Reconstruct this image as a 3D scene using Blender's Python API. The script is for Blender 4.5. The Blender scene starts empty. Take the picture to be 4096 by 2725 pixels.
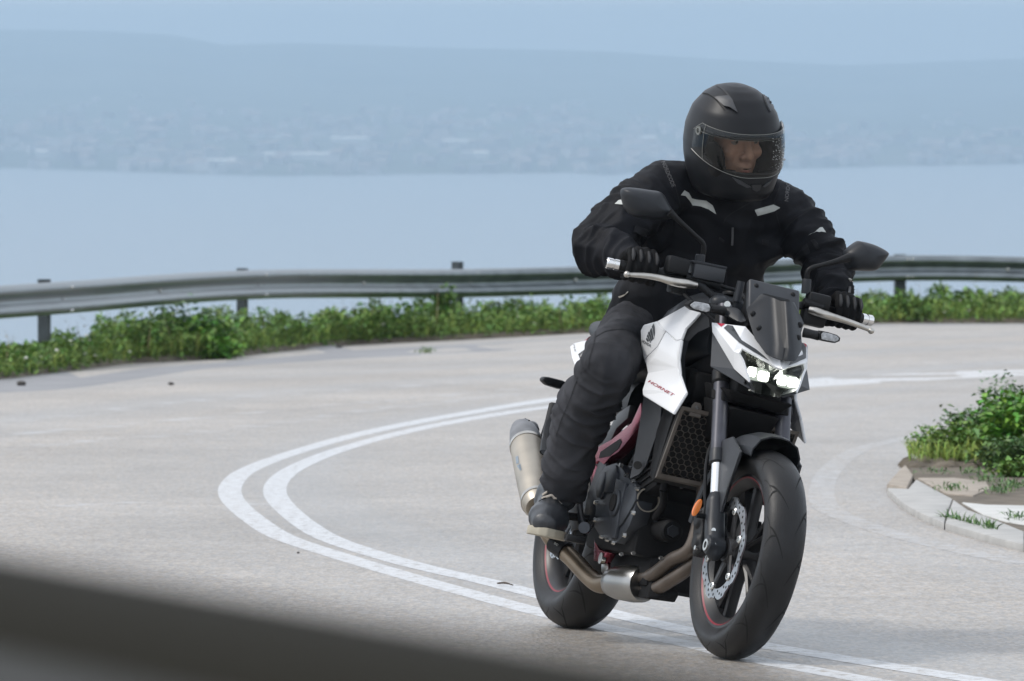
import bpy, bmesh, math, random
import numpy as np
from mathutils import Vector, Matrix, noise
from mathutils.bvhtree import BVHTree
random.seed(7); rng = np.random.default_rng(7)
R = math.radians
SC = bpy.context.scene
COL = SC.collection

# ------------------------------------------------------------------ camera / place frames
# near things are laid out in a "road frame" (road = z 0, x right, y away from the photographer);
# the road falls away gently, so the road frame is tilted by SLOPE against the level sea.
FPX, CX, CY, YH, EYE = 24200.0, 2048.0, 1362.5, 950.0, 1.18
SLOPE = math.atan((YH - 130.0) / FPX)
PITCH = math.atan((CY - YH) / FPX)
ROAD = Matrix.Rotation(-SLOPE, 4, 'X')
cam_d = bpy.data.cameras.new('camera'); cam = bpy.data.objects.new('camera', cam_d); COL.objects.link(cam)
cam_d.sensor_width = 36.0; cam_d.lens = 36.0 * FPX / 4096.0
cam_d.clip_start = 0.1; cam_d.clip_end = 60000
CAM_RF = Matrix.Translation((0, 0, EYE)) @ Matrix.Rotation(R(90) - PITCH, 4, 'X')
cam.matrix_world = ROAD @ CAM_RF
cam_d.dof.use_dof = True; cam_d.dof.focus_distance = 17.2; cam_d.dof.aperture_fstop = cam_d.lens / 15.0
SC.camera = cam
SC.view_settings.view_transform = 'Standard'; SC.view_settings.look = 'None'
SC.view_settings.gamma = 1.0; SC.view_settings.use_curve_mapping = False
SC.view_settings.exposure = 0.92

# ------------------------------------------------------------------ sky and sun (thin overcast)
SUN_EL, SUN_AZ = R(52), R(-98)          # azimuth measured from +Y (view direction) to the left
W = bpy.data.worlds.new('World'); SC.world = W; W.use_nodes = True
nt = W.node_tree; nt.nodes.clear()
sky = nt.nodes.new('ShaderNodeTexSky'); sky.sky_type = 'NISHITA'; sky.sun_disc = False
sky.sun_elevation = SUN_EL; sky.sun_rotation = SUN_AZ; sky.dust_density = 3.0; sky.air_density = 1.0; sky.altitude = 200
cloud = nt.nodes.new('ShaderNodeTexNoise'); cloud.inputs['Scale'].default_value = 2.2; cloud.inputs['Detail'].default_value = 6
cr = nt.nodes.new('ShaderNodeValToRGB')
cr.color_ramp.elements[0].position = 0.3; cr.color_ramp.elements[0].color = (6.2, 6.7, 7.4, 1)
cr.color_ramp.elements[1].position = 0.75; cr.color_ramp.elements[1].color = (8.6, 8.8, 9.2, 1)
mix = nt.nodes.new('ShaderNodeMix'); mix.data_type = 'RGBA'; mix.inputs[0].default_value = 0.72
bg = nt.nodes.new('ShaderNodeBackground'); bg.inputs['Strength'].default_value = 0.09
out = nt.nodes.new('ShaderNodeOutputWorld')
nt.links.new(cloud.outputs['Fac'], cr.inputs['Fac'])
nt.links.new(sky.outputs['Color'], mix.inputs[6]); nt.links.new(cr.outputs['Color'], mix.inputs[7])
nt.links.new(mix.outputs[2], bg.inputs['Color']); nt.links.new(bg.outputs[0], out.inputs['Surface'])
sun_d = bpy.data.lights.new('sun', 'SUN'); sun_d.energy = 1.05; sun_d.angle = R(14); sun_d.color = (1.0, 0.96, 0.9)
sun = bpy.data.objects.new('sun', sun_d); COL.objects.link(sun)
sdir = Vector((math.sin(SUN_AZ) * math.cos(SUN_EL), math.cos(SUN_AZ) * math.cos(SUN_EL), math.sin(SUN_EL)))
sun.rotation_euler = sdir.to_track_quat('Z', 'Y').to_euler()
SC.cycles.max_bounces = 8; SC.cycles.transparent_max_bounces = 16; SC.cycles.volume_bounces = 2
SC.cycles.use_denoising = True
try: SC.cycles.denoiser = 'OPENIMAGEDENOISE'
except Exception: pass
SC.cycles.sample_clamp_indirect = 6.0

# ------------------------------------------------------------------ frames and pixel rays
TH, PH, DE = R(17.5), R(12.3), R(1.5)      # heading, lean and steering of the motorcycle
def ray(px, py):
    d = Vector((px - CX, -(py - CY), -FPX)).normalized()
    return Vector((0, 0, EYE)), CAM_RF.to_3x3() @ d
def hz(x, y):                               # road rises a little at the far right of the bend
    s = lambda v: max(0.0, min(1.0, v)) ** 2 * (3 - 2 * max(0.0, min(1.0, v)))
    return 0.17 * s((y - 46) / 24) * s((x + 2.5) / 7)
def gp(px, py, up=0.0):                     # pixel -> point on the road surface
    o, d = ray(px, py); z = 0.0
    for _ in range(12):
        t = (z + up - o.z) / d.z; p = o + t * d; z = hz(p.x, p.y)
    return Vector((p.x, p.y, z + up))
def pd(px, py, depth):                      # pixel -> point at a depth (road frame)
    o, d = ray(px, py); t = depth / d.y; return o + t * d
FC = gp(2902, 2637)
fwd = Vector((math.sin(TH), -math.cos(TH), 0)); lef = Vector((math.cos(TH), math.sin(TH), 0))
RC = FC - 1.42 * fwd
BIKE = Matrix.Translation(RC) @ Matrix((fwd, lef, Vector((0, 0, 1)))).transposed().to_4x4() @ Matrix.Rotation(-PH, 4, 'X')
BIKE_I = BIKE.inverted()
P0 = Vector((1.518, 0, 0))
STEER = Matrix.Translation(P0) @ Matrix.Rotation(DE, 4, Vector((-math.sin(R(25)), 0, math.cos(R(25))))) @ Matrix.Translation(-P0)
STEER_I = STEER.inverted()
IDN = Matrix.Identity(4)
def _loc(px, py, M):
    o, d = ray(px, py); return M @ o, M.to_3x3() @ d
def BK(px, py, x=None, y=None):             # pixel -> motorcycle frame
    o, d = _loc(px, py, BIKE_I); t = (x - o.x) / d.x if x is not None else (y - o.y) / d.y; return o + t * d
def FR(px, py, x=None, y=None):             # pixel -> steered (front) frame
    if x is not None and x > 1.08: x += .027
    o, d = _loc(px, py, STEER_I @ BIKE_I); t = (x - o.x) / d.x if x is not None else (y - o.y) / d.y; return o + t * d
def crop(x0, y0, s): return lambda a, b: (x0 + a * s, y0 + b * s)
c1 = crop(2250, 300, .4464); c2 = crop(2250, 700, .3826); c3 = crop(2800, 850, .3826); c4 = crop(2200, 1100, .4145)
c5 = crop(2700, 1150, .4464); c6 = crop(2000, 1500, .4464); c7 = crop(2000, 1950, .4146); c8 = crop(2600, 1700, .625)
c9 = crop(2250, 1700, .3827); c10 = crop(2700, 900, .287); c11 = crop(700, 1500, .7213); c12 = crop(3100, 1400, .574)
c13 = crop(0, 900, .594); c14 = crop(1300, 900, .5102); c15 = crop(3200, 900, .5102); c16 = crop(2650, 1900, .3507)

# ------------------------------------------------------------------ materials
MATS = {}
def mat(name, col, rough=0.5, metal=0.0, spec=0.5, bump=0.0, bscale=200.0, var=0.0, vscale=8.0, emit=None, estr=0.0, coat=0.0,
        trans=0.0, sheen=0.0, island=0.0, detail=4.0, col2=None, rvar=0.0):
    m = bpy.data.materials.new(name); m.use_nodes = True; t = m.node_tree; b = t.nodes['Principled BSDF']
    b.inputs['Base Color'].default_value = (*col, 1); b.inputs['Roughness'].default_value = rough
    b.inputs['Metallic'].default_value = metal; b.inputs['Specular IOR Level'].default_value = spec
    b.inputs['Coat Weight'].default_value = coat; b.inputs['Transmission Weight'].default_value = trans
    b.inputs['Sheen Weight'].default_value = sheen
    if emit: b.inputs['Emission Color'].default_value = (*emit, 1); b.inputs['Emission Strength'].default_value = estr
    co = t.nodes.new('ShaderNodeTexCoord')
    if var > 0 or col2:
        n = t.nodes.new('ShaderNodeTexNoise'); n.inputs['Scale'].default_value = vscale; n.inputs['Detail'].default_value = detail
        t.links.new(co.outputs['Object'], n.inputs['Vector'])
        r = t.nodes.new('ShaderNodeValToRGB'); c2_ = col2 or tuple(min(1, c * (1 + var)) for c in col)
        c1_ = col if col2 else tuple(c * (1 - var) for c in col)
        r.color_ramp.elements[0].position = 0.3; r.color_ramp.elements[1].position = 0.7
        r.color_ramp.elements[0].color = (*c1_, 1); r.color_ramp.elements[1].color = (*c2_, 1)
        t.links.new(n.outputs['Fac'], r.inputs['Fac']); t.links.new(r.outputs['Color'], b.inputs['Base Color'])
        if rvar > 0:
            mr = t.nodes.new('ShaderNodeMapRange'); mr.inputs['To Min'].default_value = max(0.02, rough - rvar); mr.inputs['To Max'].default_value = min(1, rough + rvar)
            t.links.new(n.outputs['Fac'], mr.inputs['Value']); t.links.new(mr.outputs['Result'], b.inputs['Roughness'])
    if island > 0:
        g = t.nodes.new('ShaderNodeNewGeometry'); h = t.nodes.new('ShaderNodeHueSaturation')
        mr = t.nodes.new('ShaderNodeMapRange'); mr.inputs['To Min'].default_value = 1 - island; mr.inputs['To Max'].default_value = 1 + island
        t.links.new(g.outputs['Random Per Island'], mr.inputs['Value']); t.links.new(mr.outputs['Result'], h.inputs['Value'])
        mh = t.nodes.new('ShaderNodeMapRange'); mh.inputs['To Min'].default_value = 0.47; mh.inputs['To Max'].default_value = 0.53
        ms = t.nodes.new('ShaderNodeMath'); ms.operation = 'FRACT'; mm = t.nodes.new('ShaderNodeMath'); mm.operation = 'MULTIPLY'; mm.inputs[1].default_value = 7.31
        t.links.new(g.outputs['Random Per Island'], mm.inputs[0]); t.links.new(mm.outputs[0], ms.inputs[0]); t.links.new(ms.outputs[0], mh.inputs['Value']); t.links.new(mh.outputs['Result'], h.inputs['Hue'])
        src = b.inputs['Base Color'].links
        if src: t.links.new(src[0].from_socket, h.inputs['Color'])
        else: h.inputs['Color'].default_value = (*col, 1)
        t.links.new(h.outputs['Color'], b.inputs['Base Color'])
    if bump > 0:
        n = t.nodes.new('ShaderNodeTexNoise'); n.inputs['Scale'].default_value = bscale; n.inputs['Detail'].default_value = 3
        t.links.new(co.outputs['Object'], n.inputs['Vector'])
        bp = t.nodes.new('ShaderNodeBump'); bp.inputs['Strength'].default_value = bump; bp.inputs['Distance'].default_value = 0.002
        t.links.new(n.outputs['Fac'], bp.inputs['Height']); t.links.new(bp.outputs['Normal'], b.inputs['Normal'])
    MATS[name] = m; return m

# ------------------------------------------------------------------ mesh helpers
def V(*a): return Vector(a)
def link(o, parent=None, M=None):
    COL.objects.link(o)
    if parent is not None: o.parent = parent
    elif M is not None: o.matrix_world = M
    return o
def fin(bm, name, m, parent=None, M=None, sharp=38, bev=0.0, bseg=2, T=None, shade=True):
    bmesh.ops.remove_doubles(bm, verts=bm.verts, dist=1e-6)
    if bev > 0:
        es = [e for e in bm.edges if len(e.link_faces) == 2 and e.calc_face_angle(0) > R(25)]
        if es: bmesh.ops.bevel(bm, geom=es, offset=bev, segments=bseg, affect='EDGES', clamp_overlap=True, profile=0.5)
    if T is not None: bmesh.ops.transform(bm, matrix=T, verts=bm.verts)
    bmesh.ops.recalc_face_normals(bm, faces=bm.faces)
    for e in bm.edges:
        if len(e.link_faces) == 2 and e.calc_face_angle(0) > R(sharp): e.smooth = False
    for f in bm.faces: f.smooth = shade
    me = bpy.data.meshes.new(name); bm.to_mesh(me); bm.free()
    if m is not None: me.materials.append(MATS[m] if isinstance(m, str) else m)
    return link(bpy.data.objects.new(name, me), parent, M)
def poly(bm, vs, fs):
    b = [bm.verts.new(v) for v in vs]
    for f in fs:
        try: bm.faces.new([b[i] for i in f])
        except ValueError: pass
    return b
def box(bm, c, s, M=None):
    c = Vector(c); vs = []
    for sx in (-1, 1):
        for sy in (-1, 1):
            for sz in (-1, 1):
                v = Vector((sx * s[0] / 2, sy * s[1] / 2, sz * s[2] / 2))
                if M is not None: v = M @ v
                vs.append(c + v)
    return poly(bm, vs, [(0, 1, 3, 2), (4, 6, 7, 5), (0, 4, 5, 1), (2, 3, 7, 6), (0, 2, 6, 4), (1, 5, 7, 3)])
def catmull(pts, n):
    pts = [Vector(p) for p in pts]
    if len(pts) < 3 or n <= 1: return pts
    P = [2 * pts[0] - pts[1]] + pts + [2 * pts[-1] - pts[-2]]; o = []
    for i in range(1, len(P) - 2):
        for k in range(n):
            t = k / n; a, b, c, d = P[i - 1], P[i], P[i + 1], P[i + 2]
            o.append(0.5 * ((2 * b) + (c - a) * t + (2 * a - 5 * b + 4 * c - d) * t * t + (3 * b - a - 3 * c + d) * t ** 3))
    o.append(pts[-1]); return o
def lerpn(vals, n):
    o = []
    for i in range(len(vals) - 1):
        for k in range(n): o.append(vals[i] + (vals[i + 1] - vals[i]) * k / n)
    o.append(vals[-1]); return o
def tube(bm, pts, rad, seg=12, n=1, flat=None, up=None, cap=True, round_cap=False):
    if not isinstance(rad, (list, tuple)): rad = [rad] * len(pts)
    P = catmull(pts, n); rr = lerpn(list(rad), n) if n > 1 and len(pts) > 2 else list(rad)
    if len(rr) != len(P): rr = [rad[0] + (rad[-1] - rad[0]) * i / (len(P) - 1) for i in range(len(P))]
    if round_cap:
        a = (P[0] - P[1]).normalized(); b = (P[-1] - P[-2]).normalized(); r0, r1 = rr[0], rr[-1]
        P = [P[0] + a * r0 * .95, P[0] + a * r0 * .7] + P + [P[-1] + b * r1 * .7, P[-1] + b * r1 * .95]
        rr = [r0 * .3, r0 * .72] + rr + [r1 * .72, r1 * .3]
    rings = []; ref = Vector(up) if up is not None else None
    for i, p in enumerate(P):
        t = (P[min(i + 1, len(P) - 1)] - P[max(i - 1, 0)]).normalized()
        if ref is None: ref = t.orthogonal()
        u = (ref - t * ref.dot(t))
        u = u.normalized() if u.length > 1e-6 else t.orthogonal().normalized()
        if up is None: ref = u
        w = t.cross(u); fl = flat if flat else (1, 1)
        if callable(flat): fl = flat(i / (len(P) - 1))
        rings.append([bm.verts.new(p + rr[i] * (fl[0] * math.cos(2 * math.pi * k / seg) * u + fl[1] * math.sin(2 * math.pi * k / seg) * w)) for k in range(seg)])
    for a, b in zip(rings, rings[1:]):
        for k in range(seg): bm.faces.new((a[k], a[(k + 1) % seg], b[(k + 1) % seg], b[k]))
    if cap:
        bm.faces.new(rings[0][::-1]); bm.faces.new(rings[-1])
    return rings
def lathe(bm, prof, c=(0, 0, 0), axis=(0, 1, 0), seg=48, a0=0.0, a1=2 * math.pi, closed=True):
    ax = Vector(axis).normalized(); u = Vector((1, 0, 0)); u = (u - ax * u.dot(ax))
    u = u.normalized() if u.length > .1 else ax.orthogonal().normalized(); w = ax.cross(u); c = Vector(c)
    full = abs(a1 - a0 - 2 * math.pi) < 1e-6; ns = seg if full else seg + 1; rings = []
    for i in range(ns):
        a = a0 + (a1 - a0) * i / seg; d = math.cos(a) * u + math.sin(a) * w
        rings.append([bm.verts.new(c + ax * h + d * r) for r, h in prof])
    m = len(prof)
    for i in range(seg):
        A, B = rings[i], rings[(i + 1) % ns]
        for k in range(m if closed else m - 1):
            q = (A[k], A[(k + 1) % m], B[(k + 1) % m], B[k])
            try: bm.faces.new(q)
            except ValueError: pass
    return rings
def disc(bm, c, n, r, h, seg=20):
    n = Vector(n).normalized(); tube(bm, [Vector(c) - n * h / 2, Vector(c) + n * h / 2], r, seg)
def ball(bm, c, r, sc=(1, 1, 1), u=16, v=10):
    M = Matrix.Translation(Vector(c)) @ Matrix.Diagonal((sc[0] * r, sc[1] * r, sc[2] * r, 1))
    bmesh.ops.create_uvsphere(bm, u_segments=u, v_segments=v, radius=1.0, matrix=M)
def plate(bm, pts, vec):
    pts = [Vector(p) for p in pts]; vec = Vector(vec); n = len(pts)
    a = [bm.verts.new(p) for p in pts]; b = [bm.verts.new(p + vec) for p in pts]
    f1 = bm.faces.new(a); f2 = bm.faces.new(b[::-1])
    for i in range(n): bm.faces.new((a[i], b[i], b[(i + 1) % n], a[(i + 1) % n]))
    bmesh.ops.triangulate(bm, faces=[f1, f2])
def mirror_y(bm):
    g = bmesh.ops.duplicate(bm, geom=bm.verts[:] + bm.edges[:] + bm.faces[:])['geom']
    for v in g:
        if isinstance(v, bmesh.types.BMVert): v.co.y = -v.co.y
def shell(bm, vs, fs, th):
    """thin panel with thickness th grown towards -normal (orientation fixed towards +x/-z viewer)"""
    b = poly(bm, vs, fs)
    bmesh.ops.recalc_face_normals(bm, faces=bm.faces)
    if sum((f.normal.x for f in bm.faces)) < 0:
        bmesh.ops.reverse_faces(bm, faces=bm.faces)
    bmesh.ops.solidify(bm, geom=bm.faces[:], thickness=th)
def organic(name, bm, voxel, smooth, m, parent=None, M=None, disp=None, iters2=0):
    me = bpy.data.meshes.new('t'); bm.to_mesh(me); bm.free(); o = bpy.data.objects.new('t', me); COL.objects.link(o)
    a = o.modifiers.new('r', 'REMESH'); a.mode = 'VOXEL'; a.voxel_size = voxel; a.adaptivity = 0
    if smooth: s = o.modifiers.new('s', 'SMOOTH'); s.factor = .5; s.iterations = smooth
    dg = bpy.context.evaluated_depsgraph_get(); ev = o.evaluated_get(dg); res = bpy.data.meshes.new_from_object(ev)
    bpy.data.objects.remove(o); bpy.data.meshes.remove(me)
    if disp:
        co = [v.co.copy() for v in res.vertices]; no = [v.normal.copy() for v in res.vertices]
        for i, v in enumerate(res.vertices): v.co = co[i] + no[i] * disp(co[i], no[i])
    for p in res.polygons: p.use_smooth = True
    res.name = name
    if m: res.materials.append(MATS[m])
    return link(bpy.data.objects.new(name, res), parent, M)
def fin2(bm, name, m, parent=None, T=None, **k):      # the piece and its twin on the other side
    o = fin(bm, name, m, parent, T=T, **k); me = o.data.copy(); X = Matrix.Diagonal((1, -1, 1, 1))
    me.transform(X if T is None else T @ X @ T.inverted()); me.flip_normals()
    link(bpy.data.objects.new(name, me), parent); return o
def bvh_of(objs):
    vs, fs = [], []
    for o in objs:
        k = len(vs); vs += [v.co.copy() for v in o.data.vertices]; fs += [[k + i for i in p.vertices] for p in o.data.polygons]
    return BVHTree.FromPolygons(vs, fs)
def decal2d(bm2, tgt, name, m, parent, off=.0015, M=BIKE_I, maxlen=10.0, thick=0.0, mir=None):
    """bm2 holds flat faces in photo pixels (x, y, 0): cut fine, then laid onto the surface of tgt"""
    for f in bm2.faces[:]:
        pass
    bmesh.ops.triangulate(bm2, faces=bm2.faces[:])
    for _ in range(5):
        es = [e for e in bm2.edges if e.calc_length() > maxlen]
        if not es: break
        bmesh.ops.subdivide_edges(bm2, edges=es, cuts=1); bmesh.ops.triangulate(bm2, faces=bm2.faces[:])
    bad = []
    for v in bm2.verts:
        o, d = _loc(v.co.x, v.co.y, M); h = tgt.ray_cast(o, d)
        if h[0] is None: bad.append(v); continue
        n = h[1] if h[1].dot(d) < 0 else -h[1]
        v.co = h[0] + n * off
    if bad: bmesh.ops.delete(bm2, geom=bad, context='VERTS')
    if thick > 0: bmesh.ops.recalc_face_normals(bm2, faces=bm2.faces); bmesh.ops.solidify(bm2, geom=bm2.faces[:], thickness=thick)
    if mir: mirror_y(bm2)
    return fin(bm2, name, m, parent, T=mir if isinstance(mir, Matrix) else None)
def pxpoly(*polys):
    bm = bmesh.new()
    for p in polys: bm.faces.new([bm.verts.new((a, b, 0)) for a, b in p])
    return bm
def text_px(txt, org, rx, uy, size, shear=0.0, bold=0.0):
    cu = bpy.data.curves.new('t', 'FONT'); cu.body = txt; cu.size = 1.0; cu.offset = bold; cu.shear = shear; cu.resolution_u = 3; cu.fill_mode = 'FRONT'
    o = bpy.data.objects.new('t', cu); COL.objects.link(o)
    me = bpy.data.meshes.new_from_object(o.evaluated_get(bpy.context.evaluated_depsgraph_get()))
    bpy.data.objects.remove(o); bm = bmesh.new(); bm.from_mesh(me); bpy.data.meshes.remove(me)
    xs = [v.co.x for v in bm.verts]; w = max(xs) - min(xs); x0 = min(xs)
    for v in bm.verts:
        a, b = (v.co.x - x0) / w, v.co.y / .72
        v.co = Vector((org[0] + rx[0] * a + uy[0] * b, org[1] + rx[1] * a + uy[1] * b, 0))
    bmesh.ops.remove_doubles(bm, verts=bm.verts, dist=.01)
    return bm
def tag(o, label=None, cat=None, group=None, kind=None):
    if label: o['label'] = label
    if cat: o['category'] = cat
    if group: o['group'] = group
    if kind: o['kind'] = kind
    return o
def empty(name, parent=None, M=None):
    o = bpy.data.objects.new(name, None); o.empty_display_size = .1; return link(o, parent, M)

# ------------------------------------------------------------------ material palette
mat('paint_line', (.62, .63, .64), .55, var=.10, vscale=6, bump=.3, bscale=90)
mat('white_body', (.70, .71, .72), .25, coat=.4, bump=.015, bscale=40)
mat('black_plastic', (.008, .0085, .0095), .48, spec=.26, bump=.12, bscale=400, var=.2, vscale=20)
mat('grey_plastic', (.030, .033, .038), .45, bump=.15, bscale=500, var=.15, vscale=14)
mat('dark_grey', (.019, .0215, .0255), .42, spec=.32, var=.25, vscale=9, bump=.08, bscale=300)
mat('engine_grey', (.030, .034, .041), .42, metal=.35, var=.25, vscale=10, bump=.1, bscale=350)
mat('engine_black', (.0055, .0055, .006), .68, spec=.18, var=.4, vscale=18, bump=.15, bscale=200)
mat('fork_grey', (.065, .066, .078), .38, metal=.5, var=.12, vscale=30)
mat('chrome', (.75, .75, .74), .16, metal=1)
mat('alloy', (.48, .46, .42), .28, metal=1, var=.15, vscale=30)
mat('bolt_steel', (.6, .6, .58), .25, metal=1)
mat('titanium', (.40, .365, .31), .46, metal=.85, var=.12, vscale=9, bump=.05, bscale=600, rvar=.08)
mat('header_pipe', (.13, .108, .09), .42, metal=.75, var=.3, vscale=7, rvar=.1)
mat('link_pipe', (.20, .16, .115), .35, metal=.8, var=.25, vscale=8, rvar=.1)
mat('steel_pipe', (.34, .34, .33), .28, metal=1, var=.15, vscale=12)
mat('end_cap', (.15, .155, .165), .5, var=.2, vscale=30)
mat('frame_red', (.25, .045, .07), .27, metal=.85, var=.2, vscale=10)
mat('red_stripe', (.20, .018, .03), .45)
mat('decal_red', (.45, .02, .05), .35)
mat('decal_dark', (.05, .055, .06), .4)
mat('decal_hornet', (.28, .01, .03), .35)
mat('rubber', (.0085, .0085, .009), .46, spec=.36, var=.35, vscale=14, bump=.25, bscale=260, rvar=.15)
mat('groove', (.004, .004, .004), .9)
mat('rim_black', (.014, .014, .015), .38, var=.2, vscale=20)
mat('rotor', (.36, .38, .40), .33, metal=.9, var=.15, vscale=60)
mat('amber', (.75, .20, .03), .25, spec=.6, coat=.5)
mat('clear_lens', (.36, .37, .38), .22, coat=.6, bump=.5, bscale=160, var=.5, vscale=70)
mat('lamp_house', (.02, .022, .022), .18, coat=.4)
mat('lamp_reflector', (.22, .22, .20), .25, metal=.9, bump=.9, bscale=220)
mat('led', (1, 1, 1), .3, emit=(1.0, 1.0, .93), estr=7)
t = MATS['led'].node_tree; n_ = t.nodes.new('ShaderNodeTexNoise'); n_.inputs['Scale'].default_value = 55; n_.inputs['Detail'].default_value = 2; tc = t.nodes.new('ShaderNodeTexCoord'); t.links.new(tc.outputs['Object'], n_.inputs['Vector'])
mr_ = t.nodes.new('ShaderNodeMapRange'); mr_.inputs['From Min'].default_value = .38; mr_.inputs['From Max'].default_value = .56; mr_.inputs['To Min'].default_value = .45; mr_.inputs['To Max'].default_value = 7; t.links.new(n_.outputs['Fac'], mr_.inputs['Value']); t.links.new(mr_.outputs['Result'], t.nodes['Principled BSDF'].inputs['Emission Strength'])
mat('led_glow', (.05, .055, .05), .2, emit=(.93, 1.0, .90), estr=.26, bump=1.0, bscale=150, var=.5, vscale=90)
mat('mirror_glass', (.8, .82, .85), .03, metal=1)
mat('rad_frame', (.13, .115, .10), .55, metal=.3, var=.25, vscale=15)
mat('rad_mesh', (.10, .09, .08), .5, metal=.4, var=.3, vscale=20)
mat('rad_core', (.006, .006, .006), .8)
mat('jacket', (.0078, .0084, .0110), .66, spec=.18, bump=.5, bscale=420, var=.35, vscale=7)
mat('jacket_soft', (.014, .0145, .017), .8, spec=.3, bump=.4, bscale=500)
mat('jeans', (.040, .041, .046), .8, spec=.14, bump=.5, bscale=520, var=.4, vscale=5)
mat('glove', (.006, .006, .0065), .75, spec=.14, bump=.4, bscale=300, var=.3, vscale=20)
mat('glove_pad', (.014, .0145, .016), .6)
mat('reflective', (.40, .42, .40), .55, var=.12, vscale=30)
mat('print_grey', (.085, .085, .088), .6)
mat('helmet', (.0095, .0105, .0125), .42, spec=.26, bump=.03, bscale=600, var=.1, vscale=8)
mat('helmet_trim', (.016, .017, .019), .5)
mat('helmet_lining', (.006, .006, .006), .95)
mat('skin', (.42, .235, .17), .5, var=.12, vscale=22, bump=.08, bscale=200)
mat('lips', (.34, .13, .11), .5)
mat('eye_white', (.22, .19, .18), .4)
mat('iris', (.03, .02, .015), .3)
mat('brow', (.03, .022, .018), .8)
mat('stubble', (.25, .15, .115), .6, var=.2, vscale=90)
mat('leather', (.030, .033, .038), .42, bump=.25, bscale=180, var=.2, vscale=20)
mat('sole', (.36, .33, .26), .65, var=.12, vscale=30)
mat('lace', (.40, .36, .31), .8)
mat('galv', (.20, .225, .235), .34, metal=.9, var=.2, vscale=4, rvar=.1)
mat('post_steel', (.045, .055, .06), .6, metal=.3, var=.3, vscale=8)
mat('soil', (.12, .10, .075), .95, var=.4, vscale=6, bump=.6, bscale=20)
mat('hillside', (.07, .085, .04), .95, var=.5, vscale=.02)
mat('leaf_bright', (.11, .25, .03), .5, island=.45, spec=.35)
mat('leaf_mid', (.125, .22, .042), .55, island=.5, spec=.3)
mat('leaf_dark', (.075, .15, .04), .5, island=.5, spec=.35)
mat('leaf_pale', (.12, .20, .10), .55, island=.35, spec=.3)
mat('grass_blade', (.21, .30, .06), .6, island=.5, spec=.25)
mat('dry_stalk', (.25, .2, .1), .8, island=.4)
mat('petal', (.75, .73, .66), .6)
mat('stem', (.06, .09, .03), .7)
mat('concrete', (.36, .355, .34), .75, var=.15, vscale=7, bump=.3, bscale=60)
mat('concrete_brown', (.30, .26, .215), .8, var=.2, vscale=8, bump=.4, bscale=50)
mat('concrete_pale', (.50, .50, .48), .7, var=.12, vscale=5, bump=.3, bscale=30)
mat('shoulder', (.215, .215, .222), .6, var=.14, vscale=1.4, bump=.4, bscale=60)
mat('sea', (.20, .225, .24), .32, spec=1.0)
mat('town_wall', (.34, .33, .325), .8, island=.45)
mat('town_roof', (.24, .20, .185), .8, island=.4)
mat('shed_white', (.58, .575, .55), .7)
mat('car_paint', (.017, .0155, .0105), .5, spec=.08)
mat('car_trim', (.014, .013, .009), .8, spec=.06, bump=.2, bscale=300)
mat('stone_dark', (.06, .055, .05), .8, var=.3, vscale=30)
mat('twig', (.05, .035, .025), .8)

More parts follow.
